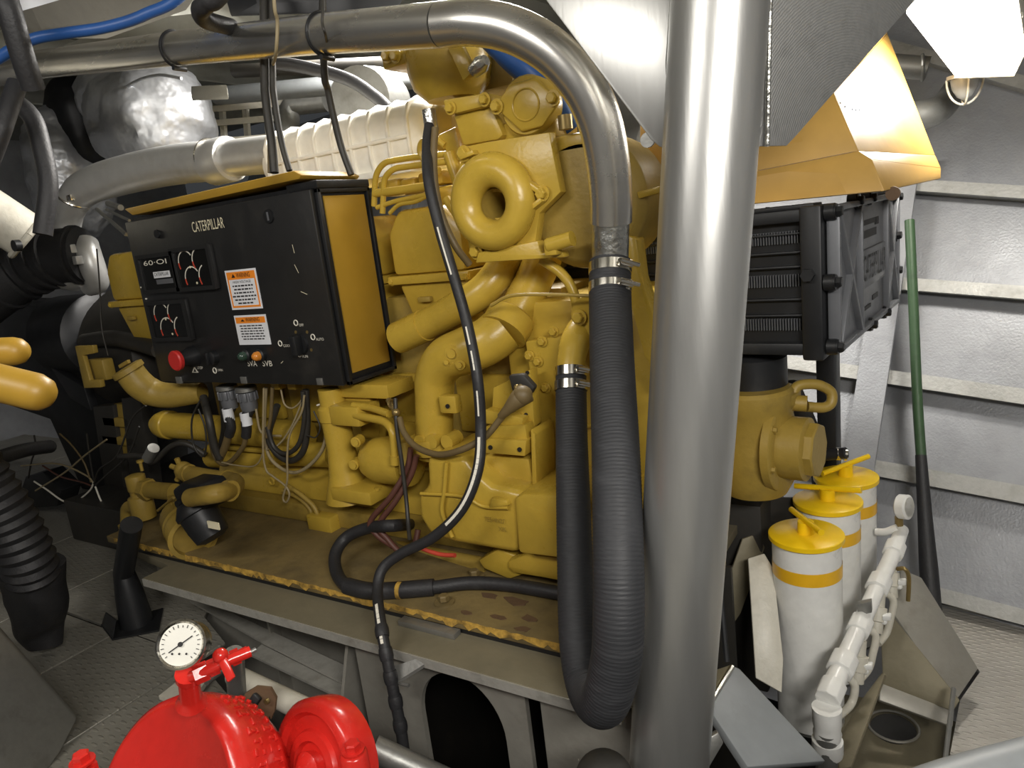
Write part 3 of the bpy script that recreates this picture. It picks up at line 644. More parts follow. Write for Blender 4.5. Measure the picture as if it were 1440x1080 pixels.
# ================================================================ CONTROL PANEL
cp = thing('control_panel', 'black fronted control panel box with gauges and warning labels on the engine', 'control panel', (-1.95, 1.55, 1.1))
X0, X1, Z0, Z1 = -2.40, -1.495, 1.1, 1.655
M().box((X0+.02, 1.455, Z0+.01), (X1, 1.655, Z1-.005)).obj('enclosure', 'blackm', cp, bevel=.004)
door = M().box((X0, 1.438, Z0), (X1-.006, 1.455, Z1)).obj('door', 'black', cp, bevel=.004)
M().box((X1-.002, 1.475, Z0+.03), (X1+.004, 1.64, Z1-.02)).obj('side_panel', 'ochre', cp, bevel=.002)
M().box((X1-.004, 1.45, Z0), (X1+.01, 1.462, Z1)).box((X1-.004, 1.648, Z0), (X1+.01, 1.66, Z1)).box((X1-.004, 1.45, Z1-.012), (X1+.01, 1.66, Z1)).box((X1-.004, 1.45, Z0), (X1+.01, 1.66, Z0+.012)).obj('side_frame', 'blackm', cp, bevel=.002)
lid = M().prism([PY(174, 294, 1.425), PY(412, 240, 1.425), PY(424, 246, 1.425), PY(420, 252, 1.425), PY(186, 303, 1.425)], (0, .23, -.004)).obj('rain_lid', 'ochre', cp, bevel=.004)
M().box((X1-.11, 1.45, Z1), (X1+.012, 1.66, Z1+.022)).obj('lid_hinge_block', 'blackm', cp, bevel=.003)
M().box((X0+.02, 1.46, Z1), (X1-.11, 1.64, Z1+.012)).obj('lid_gasket', 'blackm', cp)
yd = 1.438
def Q(px, py, o=0): return PY(px, py, yd-o)
def gauge(x0, y0, x1, y1):
    a, b = Q(x0, (y0+y1)/2), Q(x1, (y0+y1)/2); t, u = Q((x0+x1)/2, y0), Q((x0+x1)/2, y1)
    L, R, B, T = a.x, b.x, u.z, t.z; w_ = .013
    g = M().box((L, yd-.014, B), (R, yd, T)).obj('gauge_module', 'black', cp, bevel=.003)
    M().prism([(L, yd-.022, B), (R, yd-.022, B), (R, yd-.022, T), (L, yd-.022, T)], (0, .008, 0), [[(L+w_, yd-.022, B+w_), (L+w_, yd-.022, T-w_), (R-w_, yd-.022, T-w_), (R-w_, yd-.022, B+w_)]]).obj('bezel', 'black', g)
    M().box((L+w_, yd-.0155, B+w_), (R-w_, yd-.0145, T-w_)).obj('gauge_face', 'glassdark', g)
    return g, L, R, B, T
def arc(par, c, r, a0, a1, m, wd=.0035, n=10):
    P = [(math.cos(a0+(a1-a0)*k/n), math.sin(a0+(a1-a0)*k/n)) for k in range(n+1)]
    M().prism([c+V((x*r, 0, z*r)) for x, z in P]+[c+V((x*(r-wd), 0, z*(r-wd))) for x, z in P[::-1]], (0, -.0008, 0)).obj('dial_arc', m, par, smooth=False)
def dials(g, L, R, B, T):
    W, H = R-L, T-B
    for k, zz in enumerate((.64, .27)):
        c = V((L+W*(.36+.09*k), yd-.0158, B+H*zz)); r = W*.2
        arc(g, c, r, math.pi*.98, math.pi*.2, 'whiteink'); arc(g, c, r, math.pi*1.15, math.pi*.98, 'redink', .005)
        c2 = c+V((W*.36, 0, H*.02)); arc(g, c2, r, math.pi*1.0, math.pi*.62, 'whiteink'); arc(g, c2, r, math.pi*1.2, math.pi*1.0, 'redink', .005)
        M().lathe([(.004, 0), (.004, .001)], c+V((W*.08, 0, -H*.1)), -UY, 10).obj('dial_pin', 'creamink', g)
g1 = gauge(203, 355, 256, 411)
W = g1[2]-g1[1]; H = g1[4]-g1[3]
text('60·OI', V((g1[1]+W*.16, yd-.0158, g1[3]+H*.72)), UX, UZ, .016, 'whiteink', g1[0], 'counter_digits', .0006, W*.62)
M().box((g1[1]+W*.36, yd-.0166, g1[3]+H*.38), (g1[1]+W*.8, yd-.0156, g1[3]+H*.54)).obj('maker_plate', 'labelwhite', g1[0])
text('CATERPILLAR', V((g1[1]+W*.39, yd-.0168, g1[3]+H*.43)), UX, UZ, .011, 'blackink', g1[0], 'maker_lettering', .0004, W*.38)
M().box((g1[1]+W*.4, yd-.0164, g1[3]+H*.22), (g1[1]+W*.84, yd-.0156, g1[3]+H*.34)).obj('counter_window', 'greym', g1[0])
dials(*gauge(250, 345, 306, 408)); dials(*gauge(216, 421, 271, 478))
text('CATERPILLAR', Q(272, 327, .001), UX, UZ, .032, 'creamink', cp, 'maker_name', .001, Q(319, 320).x-Q(273, 320).x)
def label(cs, lines, head, hh, body_m):
    P = [Q(a, b, .0008) for a, b in cs]; L, R = P[0].x, P[1].x; T, B = P[0].z, P[3].z
    o = M().box((L, yd-.0018, B), (R, yd-.0002, T)).obj('warning_label', 'labelwhite', cp)
    hz = T-(T-B)*hh; k = .006
    M().box((L+k, yd-.0024, hz), (R-k, yd-.0018, T-k)).obj('label_header', 'orangeink', o)
    if body_m:
        M().prism([(L+k, yd-.0024, B+k), (R-k, yd-.0024, B+k), (R-k, yd-.0024, hz), (L+k, yd-.0024, hz)], (0, .0006, 0), [[(L+2*k, yd-.0024, B+2*k), (L+2*k, yd-.0024, hz), (R-2*k, yd-.0024, hz), (R-2*k, yd-.0024, B+2*k)]]).obj('label_border', 'orangeink', o)
    w_ = R-L
    M().prism([(L+w_*.2, yd-.003, hz+.006), (L+w_*.32, yd-.003, hz+.006), (L+w_*.26, yd-.003, T-k*2)], (0, .0006, 0)).obj('warning_triangle', 'blackink', o)
    text(head, V((L+w_*.36, yd-.0024, hz+.005)), UX, UZ, (T-hz)*.5, 'blackink', o, 'label_heading', .0008, w_*.44)
    n = len(lines); rowh = (hz-B-3*k)/n
    for i, (s, f) in enumerate(lines):
        zz = hz-k*.6-rowh*(i+1)+rowh*.25
        if s: text(s, V((L+w_*(.5-f/2), yd-.0018, zz)), UX, UZ, rowh*.72, 'blackink', o, 'label_heading', .0008, w_*f)
        else:
            x = L+w_*(.5-f/2); e = L+w_*(.5+f/2); row = M()
            while x < e-.004:
                q = min(random.uniform(.006, .018), e-x); row.box((x, yd-.0024, zz), (x+q, yd-.0018, zz+rowh*.42)); x += q+.004
            row.obj('fine_print', 'blackink', o, smooth=False)
label([(316, 381), (359, 377), (369, 432), (326, 436)], [('HIGH VOLTAGE', .58)]+[(None, f) for f in (.66, .6, .64, .78, .66, .5)], 'WARNING', .24, True)
label([(329, 444), (373, 440), (381, 481), (337, 485)], [(None, f) for f in (.74, .7, .74, .72, .74, .66)], 'WARNING', .27, False)
# switches, lamps and their marks
p = Q(273, 501); b_ = M().lathe([(.036, 0), (.034, .018), (.028, .03), (.026, .055)], p, -UY, 26).obj('stop_switch', 'blackm', cp)
M().lathe([(.027, 0), (.033, .004), (.034, .016), (.03, .02)], p-UY*.055, -UY, 28).obj('stop_button', 'redbutton', b_)
p = Q(302, 502); k_ = M().lathe([(.024, 0), (.022, .018), (.016, .022)], p, -UY, 22).obj('key_switch', 'blackm', cp)
M().box(p+V((-.005, -.034, -.02)), p+V((.005, -.02, .02))).obj('switch_lever', 'blackm', k_, bevel=.002)
for (px, py, m_) in ((349, 499, 'greenlens'), (369, 499, 'amber')):
    p = Q(px, py); o = M().lathe([(.02, 0), (.02, .012), (.016, .016)], p, -UY, 20).obj('indicator_lamp', 'blackm', cp)
    M().lathe([(.015, .014), (.014, .028), (.008, .036), (.001, .038)], p, -UY, 18).obj('lens', m_, o)
p = Q(424, 484); o = M().lathe([(.03, 0), (.028, .008)], p, -UY, 24).obj('rotary_switch', 'blackm', cp)
M().box(p+V((-.013, -.036, -.03)), p+V((.013, -.006, .03))).obj('switch_grip', 'blackm', o, bevel=.005)
for px, py in ((416, 467), (432, 467), (438, 492), (415, 476)): M().lathe([(.005, 0), (.005, .001)], Q(px, py), -UY, 12).obj('switch_dot', 'brass', cp)
for px, py, s in ((421, 456, 'OFF'), (445, 476, 'AUTO'), (426, 500, 'RUN'), (399, 485, 'COOLDOWN')):
    M().torus(Q(px-5, py-2, .001), UY, .008, .0018, 14, 5).obj('switch_symbol', 'whiteink', cp)
    text(s, Q(px, py+3, .0006), UX, UZ, .008, 'whiteink', cp, 'switch_lettering')
for px, py, s in ((349, 514, 'SVA'), (370, 514, 'SVB')): text(s, Q(px, py+1, .0006), UX, UZ, .018, 'whiteink', cp, 'lamp_lettering', .0006, .045)
M().prism([Q(270, 524, .001), Q(279, 524, .001), Q(273, 515, .001)], (0, .0006, 0), [[Q(272, 523, .001), Q(276.5, 523, .001), Q(273.5, 518, .001)]]).obj('warning_triangle', 'whiteink', cp)
text('STOP', Q(278, 519, .0006), UX, UZ, .009, 'whiteink', cp, 'switch_lettering', .0006, .03)
M().torus(Q(302, 521, .001), UY, .009, .002, 14, 5).obj('switch_symbol', 'whiteink', cp)
text('OPEN', Q(307, 522, .0006), UX, UZ, .008, 'whiteink', cp, 'switch_lettering', .0006, .025)
for (px, py) in ((198, 389), (204, 392), (200, 396), (198, 404), (209, 405), (205, 420), (208, 427), (212, 434), (206, 434), (214, 455), (222, 454), (217, 461), (215, 466), (222, 465)):
    M().box(Q(px, py, .001)+V((-.004, 0, -.003)), Q(px, py, .001)+V((.006, .0008, .002))).obj('scale_mark', 'whiteink', cp)
p = Q(379, 304); o = M().lathe([(.02, 0), (.019, .006)], p, -UY, 22).obj('quarter_turn_lock', 'blackm', cp); M().box(p+V((-.003, -.0075, -.012)), p+V((.003, -.005, .012))).obj('lock_slot', 'greym', o)
p = Q(222, 329); M().lathe([(.014, 0), (.013, .006)], p, -UY, 18).obj('quarter_turn_lock', 'blackm', cp)
for px, py in ((343, 534), (450, 536), (252, 534)): M().box(Q(px-6, py-4, .004), Q(px+6, py+5, -.002)).obj('hinge_tab', 'galv', cp, bevel=.001)
for a, b in (((411, 344), (414, 356)), ((414, 372), (420, 384)), ((423, 410), (432, 414)), ((395, 511), (398, 508))): M().bar(Q(*a, .0006), Q(*b, .0006), .0016, .0004, UY).obj('scratch', 'creamink', cp)

# ---------------------------------------------------------------- plug connectors and loose wiring below the panel
def cable(pts, r, m, name, label_, cat='cable', group=None, n=10, res=7, par=None, y=None):
    P = [PY(p[0], p[1], p[2] if len(p) > 2 else y) for p in pts]
    return M().tube(P, r, n, res).obj(name, m, par, label=label_ if not par else None, cat=cat if not par else None, group=group)
def connector(px, py, lab, tail):
    t = PY(px, py, 1.52); o = thing('cable_plug', lab, 'connector', t-UZ*.2)
    M().lathe([(.032, 0), (.036, -.004), (.036, -.016), (.03, -.018)][::-1], t, UZ, 26).obj('locking_flange', 'galv', o)
    g_ = M().lathe([(.026, -.085), (.029, -.07), (.03, -.02)], t, UZ, 26).obj('shell', 'greym', o)
    for k in range(10):
        an = 2*math.pi*k/10; M().box((-.006, -.004, -.05), (.006, .004, -.02)).warp(lambda p, an=an: t+Matrix.Rotation(an, 3, 'Z') @ (p+V((0, -.031, 0)))).obj('grip_rib', 'greym', g_, bevel=.002)
    q = [PY(a, b, 1.5) for a, b in tail]
    M().tube([t-UZ*.08]+q, [.02]+[.017]*len(q), 16).obj('cable_sleeve', 'rubber', o)
    c = q[0]; M().lathe([(.0185, -.025), (.0185, .02)], c, UZ, 20, False, False).obj('white_tag', 'labelwhite', o)
    return o
connector(318, 541, 'grey plug connector with white tag and thick braided cable under the panel', [(321, 582), (325, 600), (322, 612)])
connector(345, 543, 'grey plug connector with white tag feeding the thin wire bundle', [(346, 588), (347, 604), (346, 614)])
cable([(322, 610, 1.5), (316, 630, 1.5), (309, 645, 1.5)], .014, 'cable_brown', 'braided_cable', 'thick brown braided cable sleeve under a plug connector')
cable([(346, 613, 1.5), (342, 628, 1.5), (326, 648, 1.5), (312, 652, 1.5), (300, 636, 1.5), (294, 600, 1.5), (286, 562, 1.52)], .009, 'cable_brown', 'wire_bundle', 'brown wire bundle looping up from a plug connector')
cable([(286, 558, 1.52), (294, 590, 1.48), (301, 625, 1.48), (309, 645, 1.49)], .014, 'cable', 'conduit', 'long dark flexible conduit hanging beside the plug connectors')
cable([(312, 555, 1.54), (316, 600, 1.55), (310, 635, 1.55)], .013, 'cable', 'conduit', 'dark flexible conduit half hidden behind the plug connectors')
random.seed(11)
loops = [
    ([(374, 545), (372, 600), (378, 640), (398, 660), (418, 664), (440, 650), (456, 625), (458, 590), (450, 575)], .006, 'wire', 'grey wire hanging in a wide loop under the panel corner'),
    ([(430, 548), (432, 600), (426, 635), (408, 648), (388, 636), (378, 612), (390, 570)], .011, 'cable', 'thick black cable coiled in a loop under the panel corner'),
    ([(426, 550), (428, 590), (420, 625), (402, 638), (385, 628), (376, 600)], .008, 'cable', 'thin black cable inside the coiled cable loop'),
    ([(371, 546), (370, 630), (374, 660), (384, 670), (401, 683), (407, 695), (403, 706), (398, 700), (404, 675), (404, 640), (408, 610), (424, 580), (428, 556)], .0035, 'wire', 'long pale wire dangling lowest below the panel'),
    ([(395, 548), (400, 568), (410, 574), (420, 568), (428, 556)], .003, 'wire', 'short pale wire arched beside the panel brackets'),
    ([(430, 552), (410, 600), (392, 625), (376, 632)], .0035, 'wire', 'thin straight wire crossing the coiled cable'),
    ([(446, 570), (458, 566), (464, 561)], .003, 'whiteink', 'stripped white wire end pointing at the pump tower'),
    ([(282, 562), (270, 590), (272, 625), (285, 642), (290, 625), (288, 600), (279, 575)], .0035, 'cable', 'thin dark wire loop beside the long flexible conduit'),
    ([(360, 575), (366, 605), (378, 612), (395, 613)], .004, 'wire', 'tan wire running from plug connectors to the coiled cable'),
    ([(312, 650), (330, 654), (358, 655), (370, 635), (372, 600)], .0028, 'wire', 'fine pale wire slung low between connector bundle and coil'),
    ([(383, 545), (381, 585), (375, 615)], .006, 'cable_brown', 'brown cable dropping beside the hanging grey wire'),
    ([(441, 578), (450, 600), (444, 615), (432, 612)], .0025, 'cable', 'tiny dark wire curl near the pump tower'),
]
for k, (pts, r, m_, lab) in enumerate(loops):
    cable([(a, b, 1.5-.012*(k % 4)) for a, b in pts], r, m_, 'loose_wire' if r < .005 else 'cable_loop', lab, 'wire' if r < .005 else 'cable')
cable([(404, 683, 1.5), (425, 697, 1.5), (443, 715, 1.5), (449, 738, 1.5)], .008, 'yellow_dull', 'oil_line', None, par=eng)
cable([(398, 690, 1.52), (420, 700, 1.52), (436, 716, 1.52), (443, 740, 1.52)], .008, 'yellow_dull', 'oil_line', None, par=eng)
E(fb(432, 727, 464, 748, 1.48, .06), 'line_block', 'yellow', .006)
M().torus(PY(382, 677, 1.55), UY, .012, .004, 18, 8).obj('ring_plug', 'yellow', eng)
for px in (387, 410): E(fb(px-6, 538, px+5, 548, 1.5, .03), 'panel_foot', 'yellow', .002)

# ================================================================ HOSES AND CABLES
hz = [PY(605, 172, 1.5), PY(601, 205, 1.46), PY(603, 255, 1.40), PY(618, 320, 1.385), PY(640, 395, 1.38), PY(658, 460, 1.37), PY(671, 530, 1.34), PY(676, 600, 1.33), PY(672, 660, 1.29), PY(650, 715, 1.26), PY(610, 755, 1.24), PY(565, 778, 1.22), PY(538, 800, 1.19), PY(531, 832, 1.15), PY(536, 880, 1.075), PY(545, 930, 1.045), PY(556, 985, 1.03), PY(566, 1040, 1.02), PY(572, 1100, 1.01)]
ph = thing('pressure_hose', 'long black pressure hose with white print curving down across the engine front', 'hose', hz[-1])
M().tube(hz, .0135, 16, 8).obj('hose', 'rubber', ph)
C_ = [c for c, _ in crom(hz, 8)]
def strip(i0, i1, wd=.005):
    m_ = M()
    for i in range(i0, i1):
        for a in (0,):
            p, q = C_[i], C_[i+1]; d = (q-p).normalized(); tc = (CAM-p); nrm = (tc-d*tc.dot(d)).normalized(); sd = d.cross(nrm)
            nrm2 = (nrm+sd*.35).normalized()
            m_.obox((p+q)/2+nrm2*.0135, d*((q-p).length*.5), d.cross(nrm2)*wd/2, nrm2*.0004)
    m_.obj('printed_stripe', 'whiteink', ph, smooth=False)
for a, b in ((24, 31), (40, 43), (44, 47), (50, 54), (58, 76), (108, 116)): strip(a, b, .007 if a > 55 else .004)
for k in range(5): M().lathe([(.015, 0), (.0165, .008), (.0165, .02), (.015, .028)], C_[112+k*5], C_[113+k*5]-C_[112+k*5], 16).obj('tape_wrap', 'rubber', ph)
M().cyl(hz[0]+UZ*.03, hz[0]-UZ*.015, .017, 12).obj('crimp_fitting', 'alufoil', ph)
cable([(612, 180, 1.47), (610, 215, 1.45), (612, 260, 1.43), (622, 305, 1.42), (640, 345, 1.42), (660, 372, 1.45)], .009, 'cable_brown', 'fuel_hose', 'short brown fuel hose beside the upper pressure hose', 'hose')
sk = [PY(582, 737, 1.58), PZ(556, 739, .72), PZ(520, 742, .70), PZ(488, 755, .67), PZ(472, 778, .64), PZ(473, 804, .615), PZ(488, 824, .609), PZ(520, 831, .609), PZ(560, 830, .609), PZ(610, 826, .609), PZ(660, 820, .609), PZ(720, 823, .609), PZ(800, 836, .609), PY(840, 836, 1.42), PY(862, 828, 1.52)]
so = thing('return_hose', 'grey black hose looped on the skid with a taped sleeve', 'hose', sk[6])
M().tube(sk, .0175, 16, 8).obj('hose', 'rubber', so)
M().tube(sk[6:10], .0225, 18, 8).obj('taped_sleeve', 'rubber', so)
M().lathe([(.0228, 0), (.0228, .012)], sk[8], V((1, .2, 0)), 18).obj('paint_smear', 'chip', so)
cable([(578, 630, 1.42), (572, 660, 1.41), (550, 698, 1.38), (521, 733, 1.36), (530, 752, 1.36), (552, 768, 1.36)], .0085, 'maroon', 'battery_cable', 'maroon cable bent in a diamond beside the hose loop')
cable([(586, 640, 1.42), (578, 668, 1.41), (556, 705, 1.38), (533, 738, 1.36), (545, 758, 1.36), (566, 778, 1.36), (582, 768, 1.38), (588, 745, 1.40)], .0085, 'maroon', 'battery_cable', 'maroon cable with bent hook end near the taped sleeve')
cable([(556, 560, 1.42), (558, 600, 1.40), (565, 650, 1.39), (571, 700, 1.38), (574, 735, 1.36), (576, 758, 1.36)], .006, 'cable', 'sensor_cable', 'thin grey cable dropping straight past the filter drum')
cable([(562, 588, 1.40), (568, 608, 1.38), (585, 628, 1.36), (615, 639, 1.34), (645, 634, 1.33), (680, 616, 1.345), (703, 590, 1.36), (712, 578, 1.36)], .0085, 'cable_brown', 'glow_lead', 'brown lead sagging from ball joint to rubber boot')
bt = PY(738, 560, 1.38)
bo = thing('rubber_boot', 'olive grey rubber terminal boot on the stepped bracket', 'boot', bt-UZ*.03)
M().tube([PY(704, 586, 1.36), PY(714, 576, 1.36), PY(728, 562, 1.37), PY(740, 552, 1.39)], [.009, .013, .022, .026], 18).obj('boot_sleeve', 'cable_brown', bo)
M().ball(PY(735, 556, 1.375), .024).obj('boot_cap', 'cable_brown', bo)
fp([(714, 528), (735, 526), (752, 545), (745, 556), (722, 560)], 1.41, .02).obj('boot_base', 'dark', bo, bevel=.006)
M().ball(PY(727, 545, 1.395), .008).obj('terminal_stud', 'brass', bo)
bv = PY(557, 580, 1.41)
o = thing('ball_joint', 'small brass ball joint linkage beside the pump tower', 'linkage', bv-UZ*.02)
M().ball(bv, .012).obj('ball', 'brass', o); M().cyl(PY(546, 562, 1.43), bv, .008, 10).obj('stem', 'brass', o); M().torus(PY(551, 568, 1.42), UX+UZ*.4, .012, .004, 16, 6).obj('retaining_ring', 'brass', o)
cable([(590, 770, 1.36), (606, 776, 1.36), (622, 780, 1.36), (640, 781, 1.36)], .006, 'redink', 'spade_lead', 'short red lead with bare spade end above the skid')

# steel header pipe, stub, U hose
pp = [D(-60, 113, 2.55)+(D(-60, 113, 2.55)-D(60, 90, 2.35))*5, D(60, 90, 2.35), D(250, 68, 1.92), D(450, 48, 1.62), D(620, 35, 1.42)]
pr = [D(620, 35, 1.42), D(665, 32, 1.385), D(720, 42, 1.36), D(775, 72, 1.345), D(818, 118, 1.345), D(843, 170, 1.36), D(855, 230, 1.39), D(859, 280, 1.42), D(859, 312, 1.44)]
hp = thing('header_pipe', 'polished stainless header pipe with a long bend above the engine', 'pipe', pr[-1])
PRd = .0425
M().path(pp[:3], PRd, 32).obj('pipe_run', 'stainless', hp); M().path(pp[2:], PRd, 32).obj('pipe_run', 'stainless', hp)
M().tube(pr, PRd, 32, 6).obj('pipe_bend', 'stainless', hp)
M().cyl(D(859, 310, 1.44), D(858, 372, 1.47), .0375, 32).obj('hose_stub', 'alufoil', hp, label='rough ground aluminium hose stub')
for i, (px, py, d) in enumerate(((247, 69, 1.925), (455, 48, 1.615))):
    a = D(px, py, d); dr_ = (D(px+40, py-3, d-.06)-a).normalized()
    b_ = M().torus(a, dr_, PRd+.003, .0035, 32, 8).obj('clamp_ring', 'blackm', hp)
    M().cyl(a+V((.0, -.02, -PRd-.008)), a+V((0, .02, -PRd-.008)), .006, 8).obj('clamp_screw', 'blackm', b_)
HR = .0415
uh = [D(858, 368, 1.468), D(858, 420, 1.45), D(861, 520, 1.37), D(866, 640, 1.27), D(869, 760, 1.205), D(870, 860, 1.185), D(866, 930, 1.205), D(848, 988, 1.26), D(826, 965, 1.36), D(814, 900, 1.41), D(809, 800, 1.47), D(806, 700, 1.52), D(804, 620, 1.58), D(803, 545, 1.635), D(803, 528, 1.645)]
uo = thing('coolant_hose', 'thick black ribbed coolant hose hanging in a U beside the pillar', 'hose', uh[7])
M().tube(uh, [HR+.0015]*8+[HR-.001, HR-.002, HR-.004, HR-.005, HR-.006, HR-.006, HR-.006], 36, 10, corr=(.007, .00035)).obj('hose', 'hose', uo)
def clamp(p, q, r):
    ax = (q-p).normalized(); c = (p+q)/2
    o = M().lathe([(r, -.011), (r+.0018, -.0105), (r+.0018, .0105), (r, .011)], c, ax, 36, False, False).obj('hose_clamp', 'clamp', uo)
    tc = (CAM-c); nrm = (tc-ax*tc.dot(ax)).normalized(); sd = ax.cross(nrm).normalized()
    if sd.dot(right) < 0: sd = -sd
    nr = (nrm*.75+sd*.65).normalized(); s2 = ax.cross(nr).normalized()
    M().obox(c+nr*(r+.005), s2*.016, ax*.008, nr*.005).obj('clamp_housing', 'clamp', o, bevel=.002)
    M().cyl(c+nr*(r+.010)-s2*.03, c+nr*(r+.010)+s2*.02, .005, 12).obj('clamp_screw', 'clamp', o)
clamp(D(858, 372, 1.467), D(858, 384, 1.464), HR+.001); clamp(D(858, 398, 1.46), D(858, 412, 1.457), HR+.001)
clamp(D(803, 515, 1.645), D(803, 531, 1.64), HR-.0065); clamp(D(803, 536, 1.635), D(803, 550, 1.63), HR-.0045)
# ================================================================ LEFT SIDE: intake, exhaust, generator end, strainer
ip = thing('intake_pipe', 'silver painted intake pipe bending down beside the exhaust blanket', 'pipe', PY(110, 300, 1.9))
M().tube([PY(420, 214, 1.9), PY(360, 219, 1.9), PY(300, 226, 1.9)], .068, 30, 6).obj('straight_run', 'silver', ip)
M().tube([PY(305, 226, 1.9), PY(250, 231, 1.9), PY(200, 240, 1.88), PY(150, 253, 1.84), PY(118, 266, 1.8), PY(102, 284, 1.78)], [.077, .079, .08, .078, .072, .066], 30, 6).obj('curved_run', 'silver', ip)
M().lathe([(.083, 0), (.086, .01), (.086, .11), (.083, .12)], PY(325, 223, 1.9), -UX, 30).obj('rubber_joint', 'silver', ip)
M().torus(PY(300, 226, 1.9), UX, .083, .004, 30, 6).obj('clamp_ring', 'clamp', ip)
a, b = PY(104, 280, 1.78), PY(92, 318, 1.76)
M().path([a, (a+b)/2+V((-.01, 0, 0)), b, b+V((0, 0, -.06))], [.066, .06, .062, .066], 28).obj('down_elbow', 'silver', ip)
M().torus(a, (a-b), .068, .005, 28, 8).obj('clamp_ring', 'clamp', ip)
for o_ in (-.05, .06): M().obox(a+V((o_, -.045, 0)), UX*.018, UY*.01, UZ*.012).obj('clamp_lug', 'clamp', ip, bevel=.002)
tc = PY(122, 362, 1.75)
tb = thing('turbocharger', 'silver turbocharger housing at the end of the black intake bellows', 'turbocharger', tc-UZ*.15)
M().lathe([(.10, 0), (.13, .02), (.14, .07), (.13, .12), (.1, .14)], tc-UX*.02, -UX*.9-UY*.35, 36).obj('compressor_housing', 'silver', tb)
M().tube([tc+V((.02, 0, .06)), tc+V((.05, -.02, .02)), tc+V((.06, -.02, -.05)), tc+V((.03, 0, -.11)), tc+V((-.04, 0, -.13))], [.05, .055, .055, .05, .04], 24).obj('scroll', 'silver', tb)
for k in range(3): M().obox(tc+V((.02+.03*k, -.09, .09-.05*k)), UX*.03, UY*.015, UZ*.018).obj('clamp_lug', 'silver', tb, bevel=.004)
bl = [PY(118, 358, 1.72), PY(80, 362, 1.66), PY(40, 378, 1.6), PY(0, 402, 1.52), PY(-50, 440, 1.45), PY(-180, 560, 1.35)]
bo = thing('intake_bellows', 'black rubber intake elbow with raised bands running off the turbocharger', 'duct', bl[2]-UZ*.12)
M().tube(bl, [.118, .118, .115, .12, .125, .125], 30, 8).obj('duct_body', 'rubber', bo)
C2 = [c for c, _ in crom(bl, 8)]
for i in (2, 8, 11, 15, 19, 23): M().lathe([(.116, -.012), (.128, -.008), (.128, .008), (.116, .012)], C2[i], C2[i+1]-C2[i], 30).obj('raised_band', 'rubber', bo)
# silver exhaust blanket, two crumpled lagging pads
def pad(c, sx, sy, sz, amp, sc_, seed, name, par, m_='blanket'):
    b_ = M().ball(c, 1, 56, 40, UX*sx, UY*sy, UZ*sz)
    def f(p):
        q = (p-c); d = V((q.x/sx, q.y/sy, q.z/sz)); k = 1/(sum(abs(t)**3 for t in d)**(1/3)+1e-6)
        n_ = noise.noise(p*sc_+V((seed, 0, 0)))+.55*(1-2*abs(noise.noise(p*V((sc_*1.6,)*3).x+V((0, seed, 0)))))*1.0+.3*(1-3*abs(noise.noise(p*sc_*3.1+V((seed, seed, 0))))); w_ = 1-.9*abs(noise.noise(p*sc_*.9+V((seed*3, 2, 5))))**.5
        return c+q*(1+.55*(k-1))*(1+amp*n_+amp*.8*w_-amp*.5)
    return b_.warp(f).obj(name, m_, par)
bk = thing('exhaust_blanket', 'crumpled silver insulation blanket wrapped around the exhaust elbow', 'insulation', PY(180, 260, 2.3))
pad(PY(212, 168, 2.22), .285, .25, .235, .075, 5, 3, 'lagging_pad', bk)
pad(PY(186, 135, 2.27), .24, .23, .16, .07, 5, 8, 'lagging_pad', bk)
pad(PY(100, 240, 2.2), .17, .2, .33, .10, 4.5, 5, 'lagging_pad', bk)
pad(PY(118, 175, 2.28), .15, .16, .24, .06, 4, 2, 'dark_liner', bk, 'blackm')
M().tube([PY(145, 190, 2.05), PY(150, 150, 2.04), PY(185, 118, 2.02), PY(222, 106, 2.0), PY(255, 110, 2.0)], .007, 8).obj('stitched_seam', 'blanket', bk)
# yellow guard rails at the picture's left edge
for pts, r, dd, lab in (([(-90, 500), (-20, 497), (20, 494)], .030, 1.5, 'yellow tube guard rail stub above the longer one near the bellows'), ([(-90, 512), (0, 533), (50, 551)], .036, 1.35, 'thick yellow tube guard rail below the shorter stub')):
    P = [D(a, b, dd) for a, b in pts]; d = (P[-1]-P[-2]).normalized()
    k0 = P[0]+(P[0]-P[1])*4; fl = V((k0.x, k0.y, .3)); up_ = V((k0.x, k0.y, k0.z-.08))
    body = fillet([fl, k0, P[2]], .07); body[-1] = P[2]
    M().path(body+[P[2]+d*r*.5, P[2]+d*r*.8, P[2]+d*r*.97], [r]*len(body)+[r*.87, r*.6, r*.22], 26).obj('guard_rail', 'ochre', label=lab, cat='rail', ang=60)
# dark generator end with frame legs
gn = thing('generator', 'dark generator with black frame legs coupled to the engine', 'generator', (-3.2, 1.9, .3))
M().lathe([(.24, 0), (.3, .03), (.3, .5), (.26, .54)], V((-2.98, 2.0, 1.12)), -UX, 40).obj('stator_casing', 'dark', gn)
M().lathe([(.16, 0), (.2, .02), (.2, .34)], PY(150, 470, 1.85), -UX, 32).obj('air_duct', 'blackm', gn)
M().tube([PY(120, 480, 1.72), PY(160, 476, 1.68), PY(200, 484, 1.66), PY(225, 492, 1.64)], .035, 18).obj('dark_pipe', 'dark', gn)
for pts in ([(130, 572), (158, 570), (176, 700), (150, 700)], [(170, 560), (196, 558), (214, 700), (186, 702)]):
    M().prism([PY(a, b, 1.7) for a, b in pts], (0, .06, 0)).obj('frame_leg', 'dark', gn, bevel=.004)
fp([(50, 498), (120, 482), (190, 500), (190, 520), (60, 520)], 1.75, .05).obj('frame_rail', 'blackm', gn, bevel=.004)
M().box((-3.5, 1.5, .3), (-2.62, 2.3, .5)).obj('base_frame', 'dark', gn, bevel=.01)
